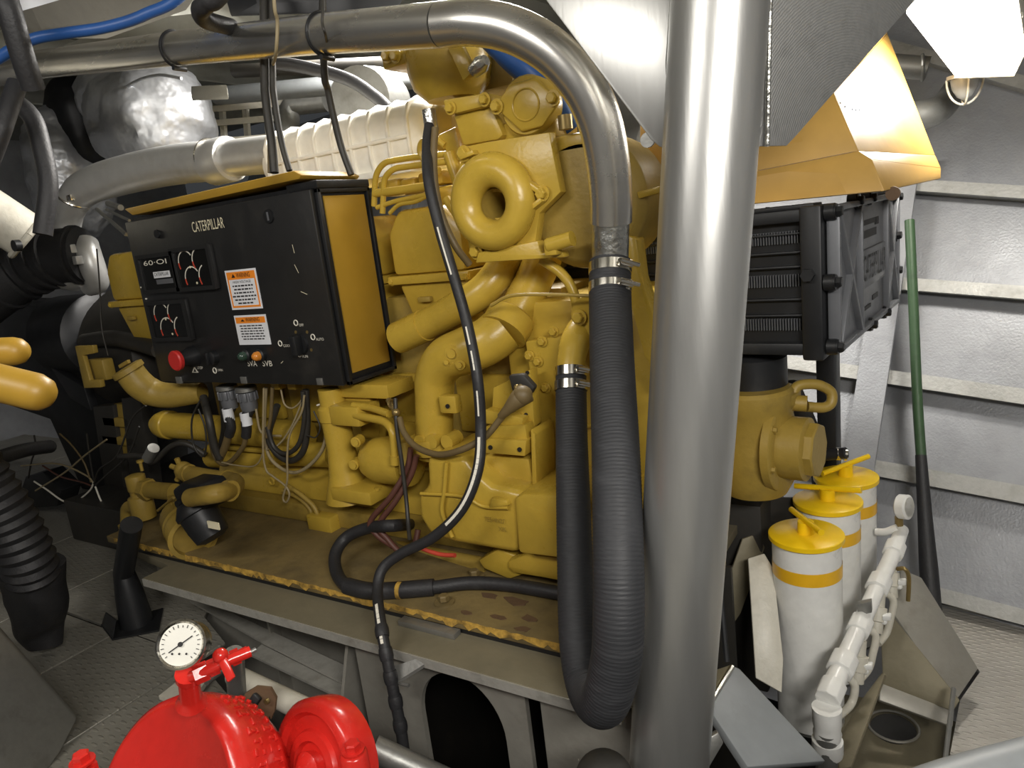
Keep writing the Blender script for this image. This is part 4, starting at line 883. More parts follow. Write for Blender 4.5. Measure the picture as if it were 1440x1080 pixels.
fp([(-60, 428), (150, 432), (160, 500), (190, 560), (196, 700), (120, 700), (70, 590), (0, 566), (-60, 566)], 1.95, .3).obj('end_cabinet', 'blackm', gn, bevel=.01)
M().prism([PY(70, 515, 1.7), PY(118, 545, 1.7), PY(128, 578, 1.7), PY(98, 560, 1.7)], (0, .04, 0)).obj('cable_gland_plate', 'blackm', gn, bevel=.004)
fp([(36, 670), (60, 664), (86, 690), (80, 712), (20, 716)], 1.6, .1).obj('terminal_block', 'blackm', gn, bevel=.004)
wires = [([(30, 655), (80, 652), (120, 668), (132, 680)], 'wire', 'tan wire reaching across to the generator junction'), ([(50, 690), (90, 665), (120, 640), (150, 618)], 'wire', 'pale wire crossing in front of the generator legs'),
         ([(48, 677), (65, 688), (90, 705), (108, 704), (126, 690), (132, 678)], 'whiteink', 'white wire sagging below the terminal block'), ([(132, 680), (140, 660), (165, 640), (185, 590), (205, 570)], 'cable', 'black cable rising to the panel from the generator junction'),
         ([(134, 682), (150, 668), (180, 640), (196, 600)], 'cable', 'second black cable rising beside the generator junction'), ([(134, 684), (140, 700), (146, 712)], 'whiteink', 'short white wire end pointing down at the generator junction'),
         ([(128, 678), (118, 650), (100, 625), (84, 610)], 'cable_brown', 'brown wire running up between the generator legs'), ([(132, 676), (126, 640), (122, 610)], 'cable', 'dark wire up along the generator leg'), ([(60, 655), (85, 670), (115, 678), (130, 684)], 'maroon', 'maroon wire pair towards the generator junction'),
         ([(40, 672), (44, 650), (50, 630), (48, 612)], 'cable', 'black wire standing up from the terminal block')]
for pts, m_, lab in wires: cable([(a, b, 1.55) for a, b in pts], .004, m_, 'loose_wire', lab, 'wire')
cable([(168, 642, 1.5), (200, 641, 1.5), (215, 650, 1.5), (240, 628, 1.5), (262, 624, 1.52), (290, 640, 1.55)], .011, 'cable', 'sensor_lead', 'dark sensor lead over the yellow strainer pipes')
M().cyl(PY(208, 645, 1.48), PY(216, 630, 1.48), .022, 20).obj('round_sensor', 'galv', label='small grey cylindrical sensor beside the dark sensor lead', cat='sensor')
cable([(136, 350, 1.6), (140, 400, 1.6), (143, 460, 1.58), (152, 500, 1.56)], .003, 'cable', 'loose_wire', 'thin dark wire hanging below the turbocharger', 'wire')
M().tube([D(-20, 650, 2.4), D(10, 640, 2.45), D(40, 632, 2.55), D(70, 628, 2.7)], .025, 14).obj('floor_hose', 'rubber', label='black hose lying on the bright far floor', cat='hose')
# --- yellow strainer assembly with black basket
st = thing('fuel_strainer', 'grimy yellow piped strainer with black filter basket on the skid', 'strainer', PY(250, 770, 1.3))
S = lambda m_, nme, mt='yellow_dull', bev=0, p=None: m_.obj(nme, mt, p or st, bevel=bev)
ys_ = 1.34
v1 = S(M().lathe([(.042, 0), (.042, .085), (.03, .09), (.03, .11), (.034, .112), (.034, .165), (.02, .17)], PY(204, 728, ys_), UZ, 26), 'valve_body', bev=.002)
M().lathe([(.006, 0), (.006, .03), (.012, .032), (.012, .04)], PY(200, 662, ys_), UZ, 12).obj('valve_stem', 'yellow_dull', v1)
M().pipe([PY(190, 712, ys_), PY(178, 712, ys_), PY(178, 745, ys_)], .022, .03, 18).obj('side_elbow', 'yellow_dull', v1)
for py in (738, 746): M().lathe([(.027, 0), (.027, .016)], PY(178, py+4, ys_), UZ, 22).obj('union_ring', 'yellow_dull', v1)
S(M().cyl(PY(205, 688, ys_), PY(246, 692, ys_), .03, 22), 'inlet_pipe'); S(M().lathe([(.04, -.016), (.04, .016)], PY(207, 688, ys_), UX, 6), 'inlet_nut')
S(M().pipe([PY(256, 664, ys_), PY(298, 672, ys_), PY(332, 676, ys_), PY(330, 688, ys_-.1), PY(305, 694, 1.12), PY(268, 700, 1.13)], .027, .06, 22), 'outlet_loop')
for px, py in ((264, 665), (316, 674), (322, 690)): S(M().lathe([(.0305, -.01), (.0305, .01)], PY(px, py, (1.19 if py > 680 else ys_)), UX, 24), 'pipe_collar')
S(M().ball(PY(258, 661, ys_), .03), 'union_hub')
for k in range(5):
    an = k*1.25+.3; S(M().cyl(PY(256, 661, ys_), PY(256, 661, ys_)+V((math.cos(an)*.045, -.01, math.sin(an)*.045)), .009, 8), 'hand_wheel_lug')
bs = S(M().lathe([(.03, -.09), (.05, -.08), (.056, -.04), (.058, 0), (.064, .003), (.064, .016), (.045, .045)], PY(280, 722, 1.17), V((-.55, -.05, 1)), 30), 'filter_bowl', 'blackm')
fp([(240, 690), (254, 679), (280, 682), (290, 700), (284, 722), (252, 718)], 1.15, .09).obj('filter_head', 'blackm', st, bevel=.012)
M().lathe([(.011, 0), (.011, .015)], PY(255, 707, 1.148), -UY, 14).obj('drain_plug', 'blackm', st)
M().box(PY(296, 743, 1.104)-UX*.01, PY(308, 735, 1.108)).obj('paper_tag', 'creamink', st)
fc = PY(270, 753, 1.235); ad = V((1, -.45, -.12)).normalized()
fo = S(M().lathe([(.05, -.14), (.07, -.13), (.072, -.06), (.074, -.055), (.074, -.05), (.072, -.045), (.072, -.03), (.074, -.025), (.072, -.015), (.072, .03), (.076, .034), (.076, .05), (.062, .052), (.06, .03)], fc-ad*.03, ad, 34), 'spin_on_canister')
S(M().obox(fc-ad*.15+V((-.02, 0, .05)), ad*.04, UZ*.02, ad.cross(UZ)*.02), 'canister_bracket', bev=.004)
S(M().cyl(PY(222, 718, 1.3), PY(244, 700, 1.26), .005, 8), 'drain_lever')
# --- black standpipe on the floor
sp = PZ(193, 878, .3)
so = thing('floor_standpipe', 'black capped standpipe with folded sheet foot on the floor plates', 'pipe', sp)
M().path([sp, sp+UZ*.12, sp+UZ*.2, PY(185, 738, sp.y-.03)], [.055, .045, .033, .033], 22).obj('tube', 'blackm', so)
M().prism([sp+V((-.12, -.06, .002)), sp+V((.02, -.1, .002)), sp+V((.13, .0, .002)), sp+V((.0, .1, .002))], (0, 0, .006)).prism([sp+V((-.12, -.06, .004)), sp+V((.02, -.1, .004)), sp+V((.01, -.07, .06)), sp+V((-.10, -.045, .05))], (0, .004, 0)).obj('sheet_foot', 'blackm', so)
# --- black corrugated hose at the lower left, going into a rubber boot
ch = thing('corrugated_duct', 'black corrugated flexible duct with torn rubber boot at the floor', 'duct', PZ(60, 905, .31))
M().tube([D(-230, 470, 2.0), D(-60, 630, 2.05), D(-20, 680, 2.08), D(12, 730, 2.12), D(36, 780, 2.16), D(48, 815, 2.2)], [.07, .07, .072, .074, .074, .07], 28, 10, corr=(.032, .005)).obj('flexible_hose', 'rubber', ch)
M().tube([D(44, 800, 2.2), D(52, 840, 2.25), D(58, 875, 2.3), D(60, 905, 2.32)], [.078, .08, .068, .05], 24, 6).noise(.02, 9, 4).obj('rubber_boot', 'rubber', ch)
# --- grey sheet metal housing in the lower left corner
sh = [D(-40, 790, 1.75), D(8, 830, 1.72), D(22, 850, 1.72), D(112, 1008, 1.9), D(70, 1060, 1.85), D(20, 1150, 1.7), D(-60, 1150, 1.6)]
n_ = (sh[3]-sh[0]).cross(sh[5]-sh[0]).normalized(); n_ = n_ if n_.dot(CAM-sh[0]) > 0 else -n_
sh = [p-n_*((p-sh[0]).dot(n_)) for p in sh]
M().prism(sh, -n_*.02+V((-.25, 0, 0))).obj('sheet_metal_cover', 'galv', bevel=.012, label='smooth grey sheet metal cover beside the floor plates', cat='cover')
# ================================================================ OVERHEAD
M().tube([D(-420, 330, 1.95), D(-20, 92, 1.75), D(20, 68, 1.75), D(50, 54, 1.75), D(90, 47, 1.75), D(150, 38, 1.75), D(205, 20, 1.75), D(270, -20, 1.75), D(420, -190, 1.7)], .0135, 16).obj('blue_hose', 'blue', label='bright blue hose draped over the header pipe', cat='hose')
M().tube([D(690, 52, 1.62), D(720, 82, 1.62), D(745, 105, 1.62), D(775, 140, 1.64), D(800, 180, 1.68)], .03, 16).obj('blue_hose', 'blue', label='blue hose hidden behind the bend of the header pipe', cat='hose')
M().tube([D(-10, -260, 1.5), D(5, -30, 1.6), D(15, 20, 1.62), D(32, 80, 1.66), D(47, 125, 1.7)], .026, 18).obj('overhead_hose', 'rubber', label='thick black hose hanging down beside the blue hose', cat='hose')
M().tube([D(-90, 420, 1.8), D(-10, 215, 1.75), D(8, 165, 1.75), D(24, 118, 1.78)], .022, 16).obj('overhead_hose', 'rubber', label='black hose slanting up at the header pipe end', cat='hose')
M().tube([D(18, 140, 2.1), D(45, 165, 2.1), D(58, 205, 2.1), D(68, 260, 2.1), D(60, 330, 2.1)], .026, 16).obj('overhead_hose', 'rubber', label='black rubber hose dropping beside the exhaust blanket', cat='hose')
M().tube([D(430, -220, 1.45), D(320, -25, 1.5), D(290, 5, 1.52), D(282, 15, 1.55), D(290, 28, 1.6), D(325, 38, 1.75)], .02, 16).obj('overhead_hose', 'rubber', label='short black elbow hose above the header pipe', cat='hose')
for pts, r, m_, lab in (([(452, -200, 1.7), (455, 78, 1.75), (462, 130, 1.8), (478, 200, 1.85), (494, 246, 1.86)], .009, 'cable', 'black cable dropping from the header pipe clamp to the panel'),
                     ([(370, -200, 1.78), (372, 85, 1.8), (374, 140, 1.8), (382, 200, 1.8), (386, 243, 1.8)], .011, 'cable', 'dark cable dropping through the header pipe to the panel lid'),
                     ([(380, -200, 1.78), (383, 80, 1.8), (386, 140, 1.8), (396, 200, 1.8), (407, 240, 1.8)], .008, 'cable', 'thin dark cable beside the pair at the panel lid'),
                     ([(378, -200, 1.8), (380, 85, 1.82), (379, 150, 1.82), (379, 243, 1.82)], .005, 'cable_brown', 'tan cable between the dark ones at the panel lid'),
                     ([(384, -220, 1.5), (385, -10, 1.55), (390, 30, 1.58), (388, 75, 1.62), (384, 90, 1.75)], .004, 'wire', 'pale wire hanging in front of the header pipe'),
                     ([(455, -220, 1.5), (455, -10, 1.5), (453, 30, 1.5), (458, 50, 1.52), (462, 75, 1.7)], .003, 'cable', 'fine cable tie wire around the header pipe')):
    P = [D(*p) for p in pts]; M().tube(P, r, 10).obj('drop_cable', m_, label=lab, cat='cable')
M().tube([D(385, 88, 2.5), D(430, 95, 2.5), D(490, 112, 2.5), D(530, 138, 2.5), D(545, 152, 2.5)], .022, 14).obj('overhead_hose', 'rubber', label='black hose arching down onto the pale plenum', cat='hose')
M().cyl(D(305, 135, 3.75), D(640, 105, 3.1), .045, 20).obj('overhead_pipe', 'greypipe', label='grey painted pipe running behind the plenum', cat='pipe')
M().cyl(D(330, 100, 3.3), D(640, 85, 2.9), .03, 20).obj('overhead_pipe', 'dark', label='dark pipe above the grey painted pipe', cat='pipe')
M().path([D(405, 240, 3.75), D(405, 160, 3.75), D(412, 146, 3.75), D(460, 140, 3.7)], .06, 22).obj('vent_trunk', 'galv', label='grey vent trunk elbow in the lit far corner', cat='duct')
M().lathe([(.14, 0), (.15, .05), (.13, .2)], D(535, 150, 3.0), UX*.3-UY, 30).obj('round_vent', 'galv', label='round grey vent casing behind the plenum', cat='duct')
# service trays and boxes under the deckhead
def tray(pts, d, th, m_, lab, nm='cable_tray', cat='tray'):
    P = [D(a, b, d+e) for a, b, e in pts]; return M().prism(P, UZ*th).obj(nm, m_, bevel=.003, label=lab, cat=cat)
tray([(-30, -40, .3), (20, 55, .5), (150, 55, .3), (262, 15, .1), (300, -40, 0)], 1.9, .01, 'bedgrey', 'broad grey deck plate underside beside the blue hose', 'overhead_plate', 'plate')
tray([(20, 0, 0), (26, 17, 0), (112, -8, 0), (105, -22, 0)], 1.75, .004, 'labelwhite', 'white lettered strip on the overhead plate', 'name_strip', 'strip')
tray([(300, -60, 0), (325, 24, .1), (440, 20, .05), (560, 12, 0), (600, -60, 0)], 1.82, .03, 'blackm', 'black equipment box above the header pipe', 'overhead_box', 'box')
tray([(90, 75, .2), (180, 40, .1), (280, 30, 0), (300, 55, 0), (120, 100, .2)], 2.6, .03, 'deckhead', 'grey perforated tray behind the header pipe')
tray([(270, 128, .1), (320, 126, 0), (322, 140, 0), (270, 142, .1)], 2.9, .02, 'bedgrey', 'short grey ledge above the pale plenum', 'ledge', 'ledge')
# lit frame panels on the far side
far = thing('louvre_frame', 'pale slatted frame standing in bright light behind the plenum', 'frame', D(340, 200, 3.9))
for px in (290, 312, 345, 375, 400): M().bar(D(px, 150, 3.9), D(px+4, 200, 3.9), .035, .02, UY).obj('upright', 'whiteold', far)
for py in (152, 172, 198): M().bar(D(280, py+3, 3.9), D(410, py-8, 3.75), .03, .02, UY).obj('cross_rail', 'whiteold', far)
# pale drum at the far left
pt_ = thing('pale_cylinder', 'pale painted cylinder with end band above the intake bellows', 'cylinder', D(20, 340, 2.6))
M().cyl(D(-330, 95, 2.2), D(42, 335, 2.6), .085, 28).obj('barrel', 'whiteold', pt_); M().torus(D(38, 332, 2.6), D(42, 335, 2.6)-D(-30, 290, 2.5), .088, .012, 28, 8).obj('end_band', 'whiteold', pt_)
M().lathe([(.02, 0), (.02, .02)], D(28, 345, 2.48), -UY, 14).obj('knob', 'blackm', pt_)
for a, b, r, lab in (((136, 294), (178, 330), .008, 'long silver linkage rod between turbocharger and panel'), ((150, 295), (182, 310), .006, 'thinner silver linkage rod touching the panel corner'), ((152, 286), (170, 292), .012, 'short thick silver bracket rod above the linkage rods')): M().cyl(PY(*a, 1.75), PY(*b, 1.7), r, 10).obj('link_rod', 'galv', label=lab, cat='rod', group='linkage rods by the turbocharger')
# ================================================================ RIGHT SIDE: radiator, hood, pump, canisters, hull side
rx, ry0, ry1, rz0, rz1 = -.268, 1.84, 2.68, 1.10, 1.455
rd = thing('radiator', 'black radiator core with ribbed grey end plate behind the pillar', 'radiator', (-.6, 2.2, rz0))
M().box((-1.0, ry0+.02, rz0+.03), (rx-.05, ry1-.02, rz1-.02)).obj('core', 'blackm', rd)
M().box((-1.0, ry0-.01, rz0), (rx-.02, ry0+.05, rz0+.03)).obj('bottom_rail', 'blackm', rd, bevel=.004)
M().box((-1.0, ry0-.01, rz1-.03), (rx-.02, ry0+.05, rz1)).obj('top_rail', 'blackm', rd, bevel=.004)
for z in (rz0+.095, rz0+.135, rz0+.215, rz0+.25, rz1-.06): M().box((-1.0, ry0+.004, z), (rx-.05, ry0+.022, z+.006)).obj('core_rail', 'blackm', rd, bevel=.002)
fin = M()
for k in range(90):
    for z in (rz0+.06, rz0+.17, rz0+.275): fin.box((-.9+.0068*k, ry0+.008, z), (-.8985+.0068*k, ry0+.022, z+.03))
tag(fin.obj('cooling_fins', 'greym', rd, smooth=False), kind='stuff')
M().box((rx-.05, ry0-.015, rz0-.012), (rx, ry0+.06, rz1+.005)).obj('corner_post', 'blackm', rd, bevel=.006)
M().box((rx-.05, ry1-.06, rz0-.012), (rx, ry1, rz1+.005)).obj('corner_post', 'blackm', rd, bevel=.006)
ep = M().box((rx-.01, ry0+.03, rz0+.005), (rx+.018, ry1-.01, rz1-.005)).obj('end_plate', 'greym', rd, bevel=.006)
A = lambda y, z, o=.018: V((rx+o, ry0+(ry1-ry0)*y, rz0+(rz1-rz0)*z))
for a, b in (((.04, .02), (.33, .98)), ((.33, .02), (.04, .98)), ((.98, .02), (.76, .98)), ((.76, .02), (.98, .98)), ((.33, .03), (.33, .97)), ((.76, .03), (.76, .97)), ((.03, .02), (.98, .02)), ((.03, .98), (.98, .98)), ((.03, .02), (.03, .98)), ((.98, .02), (.98, .98))):
    M().bar(A(*a), A(*b), .014, .03, UX).obj('cast_rib', 'greym', ep, bevel=.003)
M().box(A(.35, .32, .016), A(.74, .62, .026)).obj('name_boss', 'greym', ep, bevel=.004)
text('CATERPILLAR', A(.365, .38, .027), UY, UZ, .07, 'blackink', ep, 'maker_name', .0015, (ry1-ry0)*.36)
for a, b in (((.42, .7), (.62, .76)), ((.42, .80), (.62, .84)), ((.40, .14), (.52, .17)), ((.55, .18), (.64, .22)), ((.6, .78), (.66, .84))): M().box(A(*a, .014), A(*b, .020)).obj('plate_slot', 'blackink', ep)
for y, z in ((.02, .96), (.02, .05), (.99, .96), (.99, .3), (.0, .5), (.97, .62), (.5, .0), (.75, .0), (.5, 1.0), (.3, 1.0)):
    p = A(y, z, .012); o = M().lathe([(.02, -.01), (.02, .012)], p, UX, 20).obj('bolt_boss', 'blackm', ep); M().bolt(p+UX*.012, UX, .013).obj('bolt', 'blackm', o)
M().lathe([(.016, 0), (.016, .02)], V((rx-.03, ry0-.014, rz0+.2)), -UY, 6).obj('side_bolt', 'blackm', rd)
M().box((-.62, ry0, rz1), (rx-.02, ry0+.08, rz1+.01)).obj('lifting_strip', 'blackm', rd, bevel=.002)
M().torus(V((-.42, ry0+.02, rz1+.012)), UY, .02, .005, 14, 8, 0, math.pi).obj('lifting_eye', 'blackm', rd)
M().box((-1.0, ry0+.01, 1.455), (-.55, ry0+.3, 1.6)).obj('header_tank', 'blackm', rd, bevel=.01)
for x in (-.9, -.42): M().box((x-.03, ry0+.62, .0), (x+.03, ry0+.69, rz0)).obj('support_leg', 'blackm', rd, bevel=.004)
_yaw = -math.atan2(.08, .84); _pv = V((rx, ry0, 0)); _l = Vector(rd.location)
rd.location = _pv+Matrix.Rotation(_yaw, 3, 'Z') @ (_l-V((rx, ry0, 0))); rd.rotation_euler.z = _yaw
# yellow hood
hp_ = [(1248, 47, 2.35), (1172, 130, 1.72), (1207, 212, 1.66), (1226, 224, 1.645), (1244, 268, 1.63), (1323, 251, 2.1), (1315, 218, 2.12)]
hd_ = thing('fan_hood', 'pale yellow sheet metal fan hood lit by the lamp beside it', 'hood', D(1200, 270, 1.8))
q = [D(*p) for p in hp_]
# sloping side face, flared lip, dark front face, underside
M().prism([q[0], q[1], q[2], q[6]], V((-.012, .0, -.004))).obj('side_sheet', 'hood', hd_, bevel=.002)
M().prism([q[2], q[6], q[5]+V((0, 0, .03)), q[3]], V((-.008, 0, -.006))).obj('flare', 'hood', hd_, bevel=.002)
M().prism([q[3], q[5]+V((0, 0, .03)), q[5], q[4]], V((-.008, 0, -.002))).obj('lip', 'hood', hd_, bevel=.002)
f0, f1 = D(900, 250, 1.95), D(880, 120, 1.95)
M().prism([q[1], q[2], D(1050, 243, 1.78), D(900, 262, 1.95), D(900, 160, 1.95)], V((0, .01, 0))).obj('front_sheet', 'hood', hd_, bevel=.002)
M().prism([q[2], q[3], q[4], D(1060, 286, 1.74), D(900, 300, 1.95), D(900, 262, 1.95), D(1050, 243, 1.78)], V((0, .012, -.002))).obj('front_flange', 'hood', hd_, bevel=.003)
M().prism([q[0], q[1], D(900, 160, 1.95), D(900, 40, 2.6)], V((0, 0, .01))).obj('top_sheet', 'hood', hd_, bevel=.002)
M().lathe([(.016, -.004), (.016, .012)], D(1256, 272, 1.68), -UY, 16).obj('lug', 'rust', hd_)
for px, py in ((1181, 143), (1188, 148), (1198, 152), (1203, 153), (1208, 153)): M().lathe([(.002, 0), (.002, .002)], D(px, py+2, 1.72), UX-UY, 8).obj('rivet', 'blackink', hd_)
# hull-side lamp: glowing diffuser in a guarded box
lf = thing('bulkhead_light', 'glaring white bulkhead light with clips above the fan hood', 'light', D(1380, 100, 2.18))
c4 = [D(1272, 14, 2.12), D(1343, 105, 2.2), D(1427, 102, 2.12), D(1442, 68, 2.06), D(1425, -50, 1.92), D(1300, -60, 1.94)]
n_ = (c4[1]-c4[0]).cross(c4[2]-c4[0]).normalized(); n_ = n_ if n_.dot(CAM-c4[0]) > 0 else -n_
c4 = [p-n_*((p-c4[0]).dot(n_)) for p in c4]; cm = sum(c4, V((0, 0, 0)))/6
M().prism([cm+(p-cm)*.965 for p in c4], n_*.02).obj('diffuser', 'lamp', lf, bevel=.006)
M().prism([cm+(p-cm)*1.02 for p in c4], -n_*.07).obj('housing', 'whiteold', lf, bevel=.01)
M().path([c4[1]+n_*.01, c4[2]+n_*.01, c4[3]+n_*.01, c4[4]+n_*.01], .006, 8).obj('gasket_frame', 'whiteold', lf)
for px, py in ((1434, 22), (1438, 55), (1440, 75)): M().obox(PL(px, py, c4[0]+n_*.005, n_), UX*.008, UY*.006, UZ*.007).obj('clip', 'whiteold', lf, bevel=.002)
l = bpy.data.lights.new('bulkhead_light_tube', 'POINT'); l.shadow_soft_size = .06; l.energy = 26; l.color = (1, .95, .86)
lo = bpy.data.objects.new('bulkhead_light_tube', l); COL.objects.link(lo); lo.location = cm+n_*.1
gb = thing('globe_lamp', 'small unlit globe lamp with wire guard below the bright light', 'lamp', D(1357, 145, 2.3))
gc = D(1357, 110, 2.3)
M().lathe([(.001, -.068), (.022, -.056), (.037, -.03), (.042, 0), (.042, .01)], gc, UZ, 26).obj('globe', 'globe', gb)
M().lathe([(.052, .0), (.052, .012)], gc, UZ, 26).obj('rim', 'whiteold', gb); M().box(gc+V((-.03, 0, .012)), gc+V((.03, .06, .04))).obj('mount', 'whiteold', gb)
for an in (.2, 1.77): M().path([gc+V((math.cos(an)*.052*math.cos(t), math.sin(an)*.052*math.cos(t), -.08*math.sin(t))) for t in [math.pi*k/14 for k in range(15)]], .0035, 8).obj('guard_wire', 'whiteold', gb)
# pipes on the hull top right
hpipe = thing('hull_pipe', 'short grey pipe end with clamp beside the fan hood', 'pipe', D(1290, 100, 2.5))
M().cyl(D(1255, 92, 2.6), D(1305, 96, 2.55), .04, 24).obj('tube', 'galv', hpipe); M().torus(D(1297, 95, 2.55), V((1, .1, 0)), .043, .006, 24, 8).obj('clamp_ring', 'galv', hpipe)
M().tube([D(1280, 165, 2.5), D(1310, 158, 2.5), D(1330, 145, 2.55), D(1345, 120, 2.65)], [.05, .05, .045, .04], 22).obj('lagged_pipe', 'galv', label='foil wrapped pipe elbow under the lamp housing', cat='pipe')
# --- yellow raw water pump right of the pillar
pc = D(1075, 640, 1.95)
wp = thing('raw_water_pump', 'dull yellow raw water pump with hooked bleed pipe under the radiator', 'pump', D(1080, 690, 1.95))
Wp = lambda m_, nme, mt='yellow_dull', bev=0: m_.obj(nme, mt, wp, bevel=bev)
Wp(M().lathe([(.085, -.14), (.105, -.1), (.11, 0), (.105, .1), (.108, .105), (.108, .15), (.1, .16)], D(1060, 622, 1.98), UZ, 36), 'pump_body')
Wp(M().lathe([(.09, 0), (.09, .1), (.07, .12)], D(1060, 550, 1.98), UZ, 30), 'isolating_valve', 'blackm')
Wp(M().lathe([(.118, -.015), (.118, .015)], D(1062, 556, 1.98), UZ, 36), 'collar', bev=.003)
ax = V((1, -.12, 0)).normalized(); c = D(1096, 628, 1.93)
Wp(M().lathe([(.115, -.015), (.12, -.012), (.12, .008), (.115, .012), (.085, .014), (.085, .075), (.072, .082)], c, ax, 40), 'end_housing')
Wp(M().lathe([(.074, .08), (.074, .1), (.07, .104)], c, ax, 8), 'end_cover')
for k in range(6):
    an = k*math.pi/3+.3; u, v_, _ = frame(ax); p = c+(u*math.cos(an)+v_*math.sin(an))*.104; Wp(M().bolt(p+ax*.01, ax, .009), 'bolt')
Wp(M().cyl(D(1093, 565, 1.93), D(1135, 568, 1.9), .022, 18), 'bleed_valve'); Wp(M().lathe([(.027, 0), (.027, .02)], D(1105, 566, 1.92), UX, 6), 'valve_nut')
Wp(M().tube([D(1116, 560, 1.92), D(1118, 547, 1.92), D(1128, 541, 1.92), D(1150, 541, 1.92), D(1168, 551, 1.92), D(1169, 566, 1.92), D(1158, 573, 1.92), D(1135, 572, 1.92)], .014, 16), 'bleed_pipe')
Wp(fb(1058, 505, 1085, 560, D(1070, 530, 1.95).y, .08), 'valve_actuator', 'blackm', .01)
Wp(M().box((-.72, 1.98, 0), (-.47, 2.3, .62)), 'pedestal', 'dark', .006)
M().tube([D(1100, 505, 2.1), D(1093, 530, 2.1), D(1088, 555, 2.1)], .007, 10).obj('drop_cable', 'maroon', label='maroon cable hanging from radiator to the raw water pump', cat='cable')
M().tube([D(1110, 545, 2.3), D(1135, 600, 2.4), D(1150, 640, 2.5), D(1158, 690, 2.55)], .035, 16).obj('pump_hose', 'rubber', label='black rubber hose behind the raw water pump', cat='hose')
hc = thing('hose_coupling', 'silver hose coupling with black tail behind the white canisters', 'coupling', D(1180, 640, 2.25))
M().cyl(D(1160, 640, 2.25), D(1190, 637, 2.2), .018, 18).obj('tail', 'rubber', hc); M().lathe([(.02, 0), (.02, .012), (.014, .014), (.014, .02), (.02, .022), (.02, .03)], D(1176, 638, 2.22), right*.9-UY*.2, 20).obj('coupling_ring', 'clamp', hc)
# --- white canisters with yellow lids
def canister(x, y, h, ang, lab):
    o = thing('strainer_canister', lab, 'canister', (x, y, 0.0), 'white strainer canisters')
    r = .089
    M().lathe([(r, .02), (r, h)], V((x, y, 0)), UZ, 40).obj('shell', 'white', o)
    M().lathe([(r+.001, h-.10), (r+.0012, h-.062)], V((x, y, 0)), UZ, 40, False, False).obj('painted_band', 'band', o)
    M().lathe([(r*.85, 0), (r*.85, .02)], V((x, y, 0)), UZ, 30).obj('base_ring', 'galv', o)
    ld = M().lathe([(r+.006, h), (r+.008, h+.002), (r+.008, h+.014), (r+.004, h+.017)], V((x, y, 0)), UZ, 44).obj('lid', 'lid', o)
    M().lathe([(.022, h+.016), (.021, h+.05)], V((x, y, 0)), UZ, 22).obj('boss', 'lid', ld)
    d = V((math.cos(ang), math.sin(ang), .08)); c = V((x, y, h+.052))
    M().cyl(c-d*.095, c+d*.095, .0085, 12).obj('handle_bar', 'lid', ld)
    return o
canister(-.335, 1.905, .575, -1.0, 'white canister of the row closest to the foot bracket')
canister(-.315, 2.15, .575, -.15, 'middle white canister of the row, lid handle lying crosswise')
canister(-.29, 2.36, .575, .9, 'rearmost white canister of the row, nearest the hull')
# --- white pipe manifold with gauge
mn = thing('white_manifold', 'white painted pipe manifold with gauge and valves beside the canisters', 'manifold', D(1165, 1060, 1.7))
mp_ = [D(1163, 985, 1.72), D(1180, 945, 1.78), D(1205, 890, 1.88), D(1232, 830, 2.0), D(1255, 780, 2.12), D(1268, 745, 2.22)]
Mn = lambda m_, nme, mt='white', bev=0, p=None: m_.obj(nme, mt, p or mn, bevel=bev)
Mn(M().tube(mp_, [.028, .024, .022, .022, .022, .02], 18), 'header')
for i, t in ((0, .032), (1, .034), (2, .03), (3, .032), (4, .03)): 
    d = (mp_[i+1]-mp_[i]).normalized(); Mn(M().lathe([(t, -.02), (t, .035)], mp_[i]+d*.02, d, 8), 'fitting', bev=.004)
Mn(M().lathe([(.034, -.01), (.036, 0), (.036, .03), (.03, .034), (.033, .05), (.03, .06), (.033, .075), (.034, .12)], D(1163, 1015, 1.72)-UZ*.08, UZ, 24), 'union')
Mn(M().cyl(D(1163, 1030, 1.72), D(1163, 1100, 1.74), .026, 20), 'down_pipe', 'galv')
for (a, b, c) in (((1183, 945, 1.8), (1200, 985, 1.8), (1178, 1008, 1.75)), ((1215, 880, 1.9), (1225, 935, 1.9), (1205, 960, 1.88)), ((1240, 830, 2.02), (1250, 885, 2.02), (1235, 905, 2.0))):
    P = [D(*a), D(a[0]+16, a[1]+14, a[2]), D(b[0]+2, b[1]-14, b[2]), D(b[0]-4, b[1]+6, b[2]), D(*c)]
    Mn(M().tube(P, .010, 12), 'branch_pipe', 'whiteold')
for (a, b) in (((1210, 885, 1.88), (1205, 960, 1.87)), ((1236, 838, 2.0), (1232, 890, 1.98)), ((1252, 795, 2.1), (1254, 840, 2.08))):
    v = Mn(M().lathe([(.017, 0), (.017, .03), (.024, .032), (.024, .07), (.017, .072), (.017, .11)], D(*b), D(*a)-D(*b), 16), 'valve', 'whiteold')
    M().obox(D(*b)+UZ*.05+right*.03, right*.012, UY*.01, UZ*.008).obj('valve_tap', 'white', v, bevel=.003)
    M().ball(D(*b)+UZ*.035+right*.022, .009).obj('valve_knob', 'white', v)
Mn(fp([(1205, 850), (1225, 846), (1226, 862), (1206, 866)], D(1215, 856, 1.9).y, .02), 'bracket', 'galv', .002)
g0 = D(1264, 712, 2.2)
gg = Mn(M().lathe([(.034, 0), (.038, .004), (.038, .028), (.03, .032)], g0+right*.0, V((.9, -.35, .15)), 28), 'gauge_case')
M().lathe([(.031, 0), (.031, .002)], g0+V((.9, -.35, .15)).normalized()*.03, V((.9, -.35, .15)), 24).obj('gauge_dial', 'dial', gg)
Mn(M().cyl(g0-UZ*.035, D(1265, 748, 2.22), .012, 12), 'gauge_stem', 'brass')
Mn(M().tube([D(1232, 748, 2.24), D(1245, 748, 2.22), D(1262, 742, 2.2)], .012, 12), 'short_branch')
